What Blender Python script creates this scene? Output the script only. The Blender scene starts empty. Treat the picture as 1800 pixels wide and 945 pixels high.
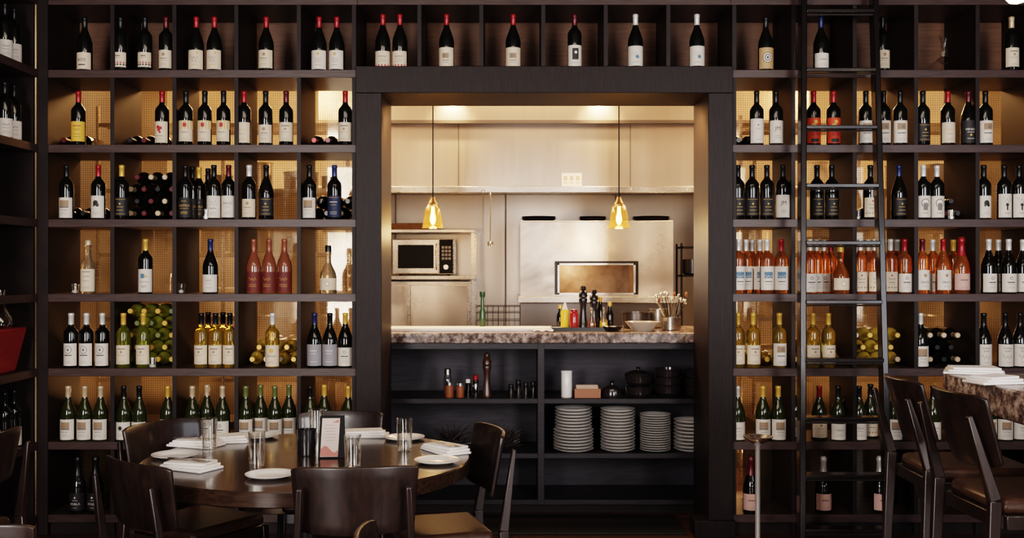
import bpy, math, random
from mathutils import Vector, Matrix
random.seed(7)
PI=math.pi
C=bpy.context.scene.collection
F=1843.0; D0=5.76; EYE=1.46
def PX(px,y): return (px-900)/F*(D0+y)
def PZ(py,y): return EYE-(py-472.5)/F*(D0+y)
def onplane(px,py,z):
    d=F*(EYE-z)/(py-472.5); return ((px-900)/F*d, d-D0)
# ---------------------------------------------------------------- materials
def nodes(name):
    m=bpy.data.materials.new(name); m.use_nodes=True
    nt=m.node_tree; return m,nt,nt.nodes['Principled BSDF']
def M(name,col,rough=.5,metal=0,noise=None,bump=0,coat=0,trans=0,ior=1.45,emis=None,rvar=0,spec=.5,dist=.4):
    m,nt,b=nodes(name)
    b.inputs['Base Color'].default_value=(*col,1); b.inputs['Roughness'].default_value=rough
    b.inputs['Metallic'].default_value=metal; b.inputs['Coat Weight'].default_value=coat
    b.inputs['Coat Roughness'].default_value=.08; b.inputs['Specular IOR Level'].default_value=spec
    b.inputs['Transmission Weight'].default_value=trans; b.inputs['IOR'].default_value=ior
    if emis:
        b.inputs['Emission Color'].default_value=(*emis[0],1); b.inputs['Emission Strength'].default_value=emis[1]
    if noise:
        sc,stretch,col2=noise
        tc=nt.nodes.new('ShaderNodeTexCoord'); mp=nt.nodes.new('ShaderNodeMapping'); mp.inputs['Scale'].default_value=stretch
        no=nt.nodes.new('ShaderNodeTexNoise'); no.inputs['Scale'].default_value=sc; no.inputs['Detail'].default_value=5
        no.inputs['Distortion'].default_value=dist
        nt.links.new(tc.outputs['Object'],mp.inputs['Vector']); nt.links.new(mp.outputs['Vector'],no.inputs['Vector'])
        r=nt.nodes.new('ShaderNodeValToRGB'); r.color_ramp.elements[0].position=.3; r.color_ramp.elements[1].position=.7
        r.color_ramp.elements[0].color=(*col,1); r.color_ramp.elements[1].color=(*col2,1)
        nt.links.new(no.outputs['Fac'],r.inputs['Fac']); nt.links.new(r.outputs['Color'],b.inputs['Base Color'])
        if bump:
            bp=nt.nodes.new('ShaderNodeBump'); bp.inputs['Strength'].default_value=bump; bp.inputs['Distance'].default_value=.004
            nt.links.new(no.outputs['Fac'],bp.inputs['Height']); nt.links.new(bp.outputs['Normal'],b.inputs['Normal'])
        if rvar:
            mr=nt.nodes.new('ShaderNodeMapRange'); mr.inputs['To Min'].default_value=max(.02,rough-rvar); mr.inputs['To Max'].default_value=rough+rvar
            nt.links.new(no.outputs['Fac'],mr.inputs['Value']); nt.links.new(mr.outputs['Result'],b.inputs['Roughness'])
    return m
def thin_glass(name,col,gl=.15,edge=.85,trl=0):
    m,nt,b=nodes(name); nt.nodes.remove(b); out=nt.nodes['Material Output']
    t=nt.nodes.new('ShaderNodeBsdfTransparent'); t.inputs['Color'].default_value=(*col,1)
    src=t
    if trl:
        tl=nt.nodes.new('ShaderNodeBsdfTranslucent'); tl.inputs['Color'].default_value=(1,.7,.35,1)
        m0=nt.nodes.new('ShaderNodeMixShader'); m0.inputs[0].default_value=trl
        nt.links.new(t.outputs[0],m0.inputs[1]); nt.links.new(tl.outputs[0],m0.inputs[2]); src=m0
    g=nt.nodes.new('ShaderNodeBsdfGlossy'); g.inputs['Roughness'].default_value=.04; g.inputs['Color'].default_value=(1,.97,.92,1)
    lw=nt.nodes.new('ShaderNodeLayerWeight'); lw.inputs['Blend'].default_value=gl+.2
    mr=nt.nodes.new('ShaderNodeMapRange'); mr.inputs['To Min'].default_value=gl*.5; mr.inputs['To Max'].default_value=edge
    nt.links.new(lw.outputs['Facing'],mr.inputs['Value'])
    mx=nt.nodes.new('ShaderNodeMixShader'); nt.links.new(mr.outputs['Result'],mx.inputs[0]); nt.links.new(src.outputs[0],mx.inputs[1]); nt.links.new(g.outputs[0],mx.inputs[2])
    nt.links.new(mx.outputs[0],out.inputs['Surface']); return m
def screen_mat():
    m,nt,b=nodes('wire_glass'); nt.nodes.remove(b); out=nt.nodes['Material Output']; L=nt.links.new
    tc=nt.nodes.new('ShaderNodeTexCoord'); sx=nt.nodes.new('ShaderNodeSeparateXYZ'); L(tc.outputs['Object'],sx.inputs[0])
    def grid(o):
        a=nt.nodes.new('ShaderNodeMath'); a.operation='MULTIPLY'; a.inputs[1].default_value=75; L(o,a.inputs[0])
        f=nt.nodes.new('ShaderNodeMath'); f.operation='FRACT'; L(a.outputs[0],f.inputs[0])
        g=nt.nodes.new('ShaderNodeMath'); g.operation='LESS_THAN'; g.inputs[1].default_value=.13; L(f.outputs[0],g.inputs[0]); return g
    mxm=nt.nodes.new('ShaderNodeMath'); mxm.operation='MAXIMUM'; L(grid(sx.outputs['X']).outputs[0],mxm.inputs[0]); L(grid(sx.outputs['Z']).outputs[0],mxm.inputs[1])
    sc=nt.nodes.new('ShaderNodeMath'); sc.operation='MULTIPLY'; sc.inputs[1].default_value=.4; L(mxm.outputs[0],sc.inputs[0])
    t=nt.nodes.new('ShaderNodeBsdfTransparent'); t.inputs['Color'].default_value=(.84,.77,.68,1)
    tl=nt.nodes.new('ShaderNodeBsdfTranslucent'); tl.inputs['Color'].default_value=(.7,.52,.34,1)
    gl=nt.nodes.new('ShaderNodeBsdfGlossy'); gl.inputs['Color'].default_value=(.8,.7,.56,1); gl.inputs['Roughness'].default_value=.06
    df=nt.nodes.new('ShaderNodeBsdfDiffuse'); df.inputs['Color'].default_value=(.10,.07,.045,1)
    no=nt.nodes.new('ShaderNodeTexNoise'); no.inputs['Scale'].default_value=2.2; L(tc.outputs['Object'],no.inputs['Vector'])
    mr=nt.nodes.new('ShaderNodeMapRange'); mr.inputs['From Min'].default_value=.35; mr.inputs['From Max'].default_value=.65; mr.inputs['To Min'].default_value=.04; mr.inputs['To Max'].default_value=.22; L(no.outputs['Fac'],mr.inputs['Value'])
    m0=nt.nodes.new('ShaderNodeMixShader'); m0.inputs[0].default_value=.6; L(tl.outputs[0],m0.inputs[1]); L(gl.outputs[0],m0.inputs[2])
    m1=nt.nodes.new('ShaderNodeMixShader'); L(mr.outputs['Result'],m1.inputs[0]); L(t.outputs[0],m1.inputs[1]); L(m0.outputs[0],m1.inputs[2])
    m2=nt.nodes.new('ShaderNodeMixShader'); L(sc.outputs[0],m2.inputs[0]); L(m1.outputs[0],m2.inputs[1]); L(df.outputs[0],m2.inputs[2])
    L(m2.outputs[0],out.inputs['Surface']); return m
def granite_mat():
    m,nt,b=nodes('granite'); L=nt.links.new
    tc=nt.nodes.new('ShaderNodeTexCoord')
    n1=nt.nodes.new('ShaderNodeTexNoise'); n1.inputs['Scale'].default_value=28; n1.inputs['Detail'].default_value=8; n1.inputs['Roughness'].default_value=.75
    L(tc.outputs['Object'],n1.inputs['Vector'])
    r=nt.nodes.new('ShaderNodeValToRGB'); e=r.color_ramp.elements
    e[0].position=.36; e[0].color=(.012,.01,.01,1); e[1].position=.68; e[1].color=(.6,.5,.43,1)
    k=e.new(.47); k.color=(.13,.085,.07,1); k=e.new(.56); k.color=(.34,.26,.22,1)
    L(n1.outputs['Fac'],r.inputs['Fac']); L(r.outputs['Color'],b.inputs['Base Color']); b.inputs['Roughness'].default_value=.2
    return m
def plank_mat():
    m,nt,b=nodes('floor_planks'); L=nt.links.new
    tc=nt.nodes.new('ShaderNodeTexCoord'); br=nt.nodes.new('ShaderNodeTexBrick')
    br.inputs['Scale'].default_value=1; br.inputs['Brick Width'].default_value=1.2; br.inputs['Row Height'].default_value=.12; br.inputs['Mortar Size'].default_value=.003
    br.inputs['Color1'].default_value=(.08,.033,.022,1); br.inputs['Color2'].default_value=(.045,.022,.016,1); br.inputs['Mortar'].default_value=(.008,.005,.004,1)
    L(tc.outputs['Object'],br.inputs['Vector']); L(br.outputs['Color'],b.inputs['Base Color']); b.inputs['Roughness'].default_value=.35
    return m
WOOD=M('stained_wood',(.010,.0062,.0058),.5,noise=(6,(1,1,1),(.019,.0115,.0105)),bump=.15,spec=.3)
WOODV=M('stained_wood_frame',(.009,.0058,.0058),.48,noise=(14,(6,6,.6),(.018,.011,.0105)),bump=.2,spec=.25)
WOODF=M('shelf_board_wood',(.036,.021,.019),.4,noise=(14,(.6,6,6),(.062,.037,.033)),bump=.15,spec=.4)
BACKW=M('back_board_wood',(.10,.052,.033),.5,noise=(12,(.6,6,6),(.15,.08,.05)),bump=.2,spec=.3)
LADW=M('ladder_wood',(.006,.004,.004),.25,noise=(14,(6,6,.6),(.011,.0065,.006)),bump=.1,coat=.25)
TABLEW=M('table_wood',(.018,.010,.007),.2,noise=(10,(.8,8,8),(.042,.023,.015)),coat=.3)
CHAIRW=M('chair_wood',(.010,.0065,.0058),.32,noise=(14,(4,4,1),(.024,.013,.0105)),coat=.2)
LEATHER=M('brown_leather',(.036,.018,.0125),.36,noise=(40,(1,1,1),(.055,.028,.019)),bump=.15,spec=.3)
STEEL=M('brushed_steel',(.50,.45,.40),.27,.9,noise=(5,(1,1,30),(.52,.47,.42)),rvar=.03)
STEELV=M('brushed_steel_panel',(.35,.30,.26),.33,.82,noise=(3,(8,8,.4),(.365,.315,.275)),rvar=.05)
STEELW=M('brushed_steel_splashback',(.44,.39,.345),.34,.8,noise=(3,(8,8,.4),(.455,.405,.36)),rvar=.05)
STEELS=M('swirled_steel',(.50,.44,.385),.25,.88,noise=(1.6,(1,1,1),(.54,.48,.42)),rvar=.14,dist=3)
STEELD=M('dark_steel',(.14,.12,.11),.35,.9)
CHROME=M('chrome',(.85,.82,.79),.22,1)
BLACKM=M('black_metal',(.012,.010,.010),.35,.4)
BLACK=M('black_plastic',(.01,.01,.011),.35)
MATTE=M('matte_black',(.008,.008,.008),.7,spec=.2)
BLACKC=M('black_stoneware',(.012,.010,.011),.25,coat=.3)
WHITEC=M('white_porcelain',(.76,.73,.7),.18,coat=.3)
CLOTH=M('white_linen',(.66,.63,.61),.85,noise=(120,(1,1,1),(.72,.69,.67)),bump=.2)
REDC=M('red_cloth',(.17,.008,.009),.85,noise=(60,(1,1,1),(.24,.012,.012)),bump=.2)
SCREEN=screen_mat(); GRANITE=granite_mat(); FLOOR=plank_mat()
WALLP=M('kitchen_wall_paint',(.38,.32,.26),.6,noise=(5,(1,1,1),(.46,.4,.33)))
DARKP=M('dark_paint',(.015,.012,.013),.7,noise=(5,(1,1,1),(.02,.016,.016)))
BRICK=M('oven_brick',(.16,.10,.06),.55,noise=(9,(1,1,1),(.36,.24,.15)),bump=.4)
RUBBER=M('rubber_mat',(.008,.007,.007),.6)
CLEAR=thin_glass('clear_glass',(.95,.95,.94),.16)
SMOKE=thin_glass('smoked_glass',(.2,.16,.15),.2)
AMBERG=thin_glass('amber_shade_glass',(.96,.84,.62),.05,.35,.025)
BULB=M('bulb_glow',(1,.6,.2),.4,emis=((1,.66,.28),28))
GLOBE=M('globe_glow',(1,.9,.75),.4,emis=((1,.8,.55),10))
BRASS=M('aged_brass',(.3,.17,.07),.35,.9)
COPPER=M('copper_wood',(.3,.12,.06),.5)
YEL=M('yellow_sauce',(.75,.5,.05),.35); REDP=M('red_jar',(.3,.02,.02),.2,coat=.5)
GREEN=M('green_glazed',(.02,.055,.02),.25,coat=.4)
TAN=M('wooden_sticks',(.3,.14,.06),.7,noise=(30,(1,1,1),(.4,.2,.09)))
GLASS={
 'dark':M('dark_bottle_glass',(.006,.006,.005),.06,coat=.5),
 'green':M('dark_green_glass',(.022,.026,.008),.06,coat=.5),
 'lime':M('green_wine_glass',(.42,.43,.07),.04,trans=.88,ior=1.3,coat=.5),
 'gold':M('white_wine_glass',(.62,.44,.10),.04,trans=.88,ior=1.3,coat=.5),
 'rose':M('rose_wine_glass',(.72,.27,.09),.04,trans=.88,ior=1.3,coat=.5),
 'orange':M('copper_bottle_glass',(.21,.07,.04),.1,trans=.2,coat=.8),
 'clear':M('clear_bottle_glass',(.85,.72,.52),.03,trans=.92,ior=1.25)}
GLASS['lime_pile']=M('green_pile_glass',(.30,.31,.045),.1,trans=.4,ior=1.4,coat=.8)
GLASS['gold_pile']=M('gold_pile_glass',(.50,.36,.07),.1,trans=.4,ior=1.4,coat=.8)
GDESC={'dark':'dark','green':'dark green','lime':'pale green','gold':'golden','rose':'pink','orange':'copper','clear':'clear','lime_pile':'pale green','gold_pile':'golden'}
CAPC={'red':(.26,.015,.02),'black':(.01,.01,.011),'white':(.6,.59,.56),'gold':(.55,.33,.07),'burgundy':(.09,.012,.018),'blue':(.02,.03,.10),'beige':(.5,.38,.25),'green':(.14,.16,.06),'silver':(.5,.47,.43),'copper':(.27,.09,.055)}
CAPM={k:M('foil_'+k,v,.3,.25) for k,v in CAPC.items()}
PAPC={'cream':(.64,.53,.40),'white':(.65,.59,.52),'yellow':(.68,.40,.06),'ink':(.02,.018,.02),'navy':(.018,.025,.065),'maroon':(.12,.02,.015),'tan':(.45,.3,.15),'grey':(.26,.25,.27),'fire':(.50,.06,.02),'pinkish':(.54,.33,.29)}
PAPM={k:M('paper_'+k,v,.6,noise=(25,(1,1,1),tuple(c*.9 for c in v))) for k,v in PAPC.items()}
INK={'k':(.02,.02,.02),'g':(.17,.15,.14),'r':(.36,.03,.03),'y':(.55,.33,.08),'w':(.68,.64,.58),'b':(.09,.17,.25),'n':(.3,.19,.11)}
INKN=list(INK); INKM=[M('ink_'+k,v,.6) for k,v in INK.items()]
# ---------------------------------------------------------------- mesh builder
class MB:
    def __init__(s): s.v=[]; s.f=[]; s.mi=[]; s.cur=0
    def add(s,vs,fs):
        o=len(s.v); s.v+= [tuple(p) for p in vs]; s.f+=[tuple(i+o for i in f) for f in fs]; s.mi+=[s.cur]*len(fs); return s
    def box(s,x0,x1,y0,y1,z0,z1,mat=None):
        vs=[(x,y,z) for x in (x0,x1) for y in (y0,y1) for z in (z0,z1)]
        if mat is not None: vs=[mat@Vector(p) for p in vs]
        return s.add(vs,[(0,1,3,2),(4,6,7,5),(0,4,5,1),(2,3,7,6),(0,2,6,4),(1,5,7,3)])
    def hexa(s,b,t):
        return s.add(list(b)+list(t),[(3,2,1,0),(4,5,6,7),(0,1,5,4),(1,2,6,5),(2,3,7,6),(3,0,4,7)])
    def bar(s,p,q,w,h,w2=None,h2=None):
        p=Vector(p);q=Vector(q);d=(q-p).normalized(); up=Vector((0,1,0)) if abs(d.z)>.7 else Vector((0,0,1))
        a=d.cross(up).normalized(); b=a.cross(d).normalized(); w2=w2 or w; h2=h2 or h
        B=[p+a*sx*w/2+b*sy*h/2 for sx,sy in ((-1,-1),(1,-1),(1,1),(-1,1))]; T=[q+a*sx*w2/2+b*sy*h2/2 for sx,sy in ((-1,-1),(1,-1),(1,1),(-1,1))]
        return s.hexa(B,T)
    def lathe(s,prof,n=20,c=(0,0,0)):
        vs=[];fs=[];idx=[]
        for r,z in prof:
            if r<1e-6: idx.append([len(vs)]*n); vs.append((c[0],c[1],c[2]+z))
            else:
                idx.append([len(vs)+k for k in range(n)])
                vs+=[(c[0]+r*math.cos(2*PI*k/n),c[1]+r*math.sin(2*PI*k/n),c[2]+z) for k in range(n)]
        for a,b in zip(idx,idx[1:]):
            for k in range(n):
                q=[a[k],a[(k+1)%n],b[(k+1)%n],b[k]]; u=[]
                for i in q:
                    if i not in u: u.append(i)
                if len(u)>2: fs.append(u)
        return s.add(vs,fs)
    def tube(s,pts,r,n=6):
        pts=[Vector(p) for p in pts]; vs=[];fs=[]
        for i,p in enumerate(pts):
            d=(pts[min(i+1,len(pts)-1)]-pts[max(i-1,0)]).normalized(); up=Vector((0,0,1)) if abs(d.z)<.8 else Vector((1,0,0))
            a=d.cross(up).normalized(); b=a.cross(d)
            rr=r[i] if isinstance(r,(list,tuple)) else r
            vs+=[p+(a*math.cos(2*PI*k/n)+b*math.sin(2*PI*k/n))*rr for k in range(n)]
        for i in range(len(pts)-1):
            for k in range(n): fs.append((i*n+k,i*n+(k+1)%n,(i+1)*n+(k+1)%n,(i+1)*n+k))
        fs.append(tuple(range(n))[::-1]); fs.append(tuple((len(pts)-1)*n+k for k in range(n)))
        return s.add(vs,fs)
    def arc(s,r,a0,a1,z0,z1,n=12):
        vs=[];fs=[]
        for i in range(n+1):
            a=a0+(a1-a0)*i/n
            vs+=[(r*math.sin(a),-r*math.cos(a),z0),(r*math.sin(a),-r*math.cos(a),z1)]
        for i in range(n): fs.append((2*i,2*i+2,2*i+3,2*i+1))
        return s.add(vs,fs)
    def grid(s,fn,nu,nv):
        vs=[fn(i/nu,j/nv) for j in range(nv+1) for i in range(nu+1)]
        fs=[(j*(nu+1)+i,j*(nu+1)+i+1,(j+1)*(nu+1)+i+1,(j+1)*(nu+1)+i) for j in range(nv) for i in range(nu)]
        return s.add(vs,fs)
    def mesh(s,name,mats,ang=35):
        me=bpy.data.meshes.new(name); me.from_pydata(s.v,[],s.f)
        for m in (mats if isinstance(mats,list) else [mats]): me.materials.append(m)
        me.polygons.foreach_set('material_index',s.mi); me.polygons.foreach_set('use_smooth',[True]*len(s.f))
        me.update(); me.set_sharp_from_angle(angle=math.radians(ang)); return me
    def build(s,name,mats,parent=None,loc=(0,0,0),rot=(0,0,0),bevel=0,solid=0,sub=0):
        o=bpy.data.objects.new(name,s.mesh(name,mats)); C.objects.link(o); o.location=loc; o.rotation_euler=rot
        if parent: o.parent=parent
        if solid: md=o.modifiers.new('s','SOLIDIFY'); md.thickness=solid; md.offset=0
        if bevel: md=o.modifiers.new('b','BEVEL'); md.width=bevel; md.segments=2; md.limit_method='ANGLE'
        if sub: md=o.modifiers.new('u','SUBSURF'); md.levels=sub; md.render_levels=sub
        return o
def tag(o,label,cat,group=None):
    o['label']=label; o['category']=cat
    if group: o['group']=group
    return o
def thing(name,label,cat,loc=(0,0,0),rotz=0,group=None):
    o=bpy.data.objects.new(name,None); C.objects.link(o); o.location=loc; o.rotation_euler=(0,0,rotz); o.empty_display_size=.05
    return tag(o,label,cat,group)
def inst(name,me,parent=None,loc=(0,0,0)):
    o=bpy.data.objects.new(name,me); C.objects.link(o); o.location=loc
    if parent: o.parent=parent
    return o
def struct(name,mb,mats,bevel=0):
    o=mb.build(name,mats,bevel=bevel); o['kind']='structure'; return o
TXT={}
def text_mesh(t,size):
    k=(t,size)
    if k not in TXT:
        cu=bpy.data.curves.new('t','FONT'); cu.body=t; cu.size=size; cu.align_x='CENTER'; cu.align_y='CENTER'; cu.resolution_u=2
        o=bpy.data.objects.new('t',cu); C.objects.link(o); bpy.context.view_layer.update()
        me=bpy.data.meshes.new_from_object(o); TXT[k]=([tuple(v.co) for v in me.vertices],[tuple(p.vertices) for p in me.polygons])
        bpy.data.objects.remove(o)
    return TXT[k]
ORD='first second third fourth fifth sixth seventh eighth ninth tenth eleventh twelfth thirteenth fourteenth fifteenth sixteenth seventeenth eighteenth nineteenth twentieth twenty-first twenty-second twenty-third twenty-fourth twenty-fifth twenty-sixth twenty-seventh twenty-eighth twenty-ninth thirtieth'.split()
# ---------------------------------------------------------------- room shell
struct('floor',MB().box(-3.2,4.2,-7.2,3.4,-.05,0),FLOOR)
struct('ceiling',MB().box(-3.2,4.2,-7.2,3.4,3.25,3.3),DARKP)
struct('wall_left',MB().box(-3.2,-2.98,-7.2,3.3,0,3.25),DARKP)
struct('wall_back',MB().box(-2.98,4.0,3.3,3.4,0,3.25),WALLP)
struct('wall_right',MB().box(4.0,4.2,-3.0,3.3,0,3.25),DARKP)
# ---------------------------------------------------------------- shelving
BZ=[1.46-(p-472.5)/320 for p in (1.5,129.5,261,392,523,654,783,911)]
TH=.022; DEP=.43
def top(row): return BZ[row]+TH       # row 1..7 board carrying that row
def unit(label,x0,x1,cols,rows,thick_left=0):
    t=thing('wine_shelving',label,'shelving',((x0+x1)/2,.2,0)); ox=(x0+x1)/2; oy=.2
    for r in rows:
        MB().box(x0-ox,x1-ox,-oy,DEP-oy,BZ[r]-TH,BZ[r]+TH).build('shelf',WOODF,t,bevel=.002)
    zb=0.0 if 7 in rows else BZ[rows[-1]]
    for c in cols: MB().box(c-.011-ox,c+.011-ox,.004-oy,DEP-oy,zb,BZ[0]).build('divider',WOOD,t)
    if thick_left: MB().box(x0-.001-ox,x0+.062-ox,-.006-oy,DEP-oy,0,3.2).build('side_panel',WOOD,t,bevel=.002)
    if 7 in rows:
        MB().box(x0-ox,x1-ox,.03-oy,.05-oy,0,BZ[7]).build('kickboard',WOOD,t)
        MB().box(x0-ox,x1-ox,DEP-.006-oy,DEP-.002-oy,BZ[7],BZ[1]).build('mesh_glass_back',SCREEN,t)
    MB().box(x0-ox,x1-ox,DEP-.008-oy,DEP-.001-oy,BZ[1] ,BZ[0]).build('back_board',BACKW,t)
    MB().box(x0-ox,x1-ox,-oy,DEP-oy,BZ[0]+TH,3.25).build('top_fascia',WOOD,t)
    return t
X=lambda p:PX(p,0)
unit('tall dark wood wine shelving filling the wall left of the kitchen pass',X(65),X(628),[X(p) for p in (197,306,415,525,622)],[0,1,2,3,4,5,6,7],1)
unit('tall dark wood wine shelving behind the ladder right of the kitchen pass',X(1285),X(1950),[X(p) for p in (1291,1395,1503,1611,1719,1827)],[0,1,2,3,4,5,6,7])
unit('dark wood bottle shelf bridging the top of the kitchen pass',X(628)+.0005,X(1285)-.0005,[X(p) for p in (737,846,955,1065,1175)],[0,1])
FT=2.568
fr=MB(); fr.box(X(628)-.004,X(672),-.035,DEP,0,2.421); fr.box(X(1243),X(1285)+.004,-.035,DEP,0,2.421)
a0,a1=X(628)-.004,X(1285)+.004
fr.box(a0,a1,-.035,DEP,2.421,FT)
struct('trim_1',fr,WOODV,bevel=.003)
b=MB(); b.box(X(1218),X(1289),-.06,.1,0,.09); b.box(X(622),X(690),-.06,.1,0,.09); struct('baseboard_pass',b,WOODV,bevel=.003)
# left side wall shelving
t=thing('side_shelving','dark wood shelving on the left side wall at the frame edge','shelving',(-2.78,-1,0))
for z in BZ: MB().box(-.2,.18,-1.2,.995,z-TH,z+TH).build('shelf',WOODF,t,bevel=.002)
MB().box(-.2,-.19,-1.2,.99,0,3.2).build('back_board',WOOD,t)
MB().box(-.2,.16,.98,.998,0,3.2).build('divider',WOOD,t)
MB().box(-.2,.16,.0,.02,0,3.2).build('divider',WOOD,t)
# ---------------------------------------------------------------- bottles
SH={
 'bx':(.0385,[(0,.006),(.03,0),(.036,0),(.0385,.004),(.0385,.188),(.0365,.2),(.028,.213),(.0175,.225),(.0142,.235),(.0135,.296),(0,.298)],[(.0149,.238),(.0143,.283),(.0158,.285),(.0158,.298),(.013,.3015),(0,.3015)]),
 'bg':(.0418,[(0,.006),(.034,0),(.039,0),(.0418,.004),(.0418,.145),(.0402,.16),(.0345,.18),(.0255,.205),(.0175,.225),(.0142,.24),(.0135,.296),(0,.298)],[(.0149,.24),(.0143,.283),(.0158,.285),(.0158,.298),(.013,.3015),(0,.3015)]),
 'ch':(.044,[(0,.006),(.037,0),(.0415,0),(.044,.004),(.044,.14),(.042,.16),(.034,.185),(.025,.21),(.019,.235),(.0165,.28),(.016,.305),(0,.306)],[(.0262,.209),(.0198,.236),(.0172,.28),(.02,.284),(.02,.303),(.013,.313),(0,.313)]),
 'sp':(.040,[(0,.006),(.033,0),(.037,0),(.040,.004),(.040,.15),(.037,.168),(.024,.185),(.0165,.2),(.0155,.255),(.018,.258),(.018,.268),(0,.268)],[(.0175,.2685),(.0175,.29),(.015,.295),(0,.295)]),
 'sq':(.046,[(0,.006),(.04,0),(.044,0),(.046,.004),(.044,.06),(.046,.09),(.04,.12),(.024,.15),(.0165,.17),(.0155,.215),(.018,.218),(.018,.23),(0,.23)],[(.0175,.2305),(.0175,.26),(.015,.266),(0,.266)])}
L3=[('L',.016,.036,.0015,'g'),('L',.02,.028,.0012,'g')]
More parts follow.
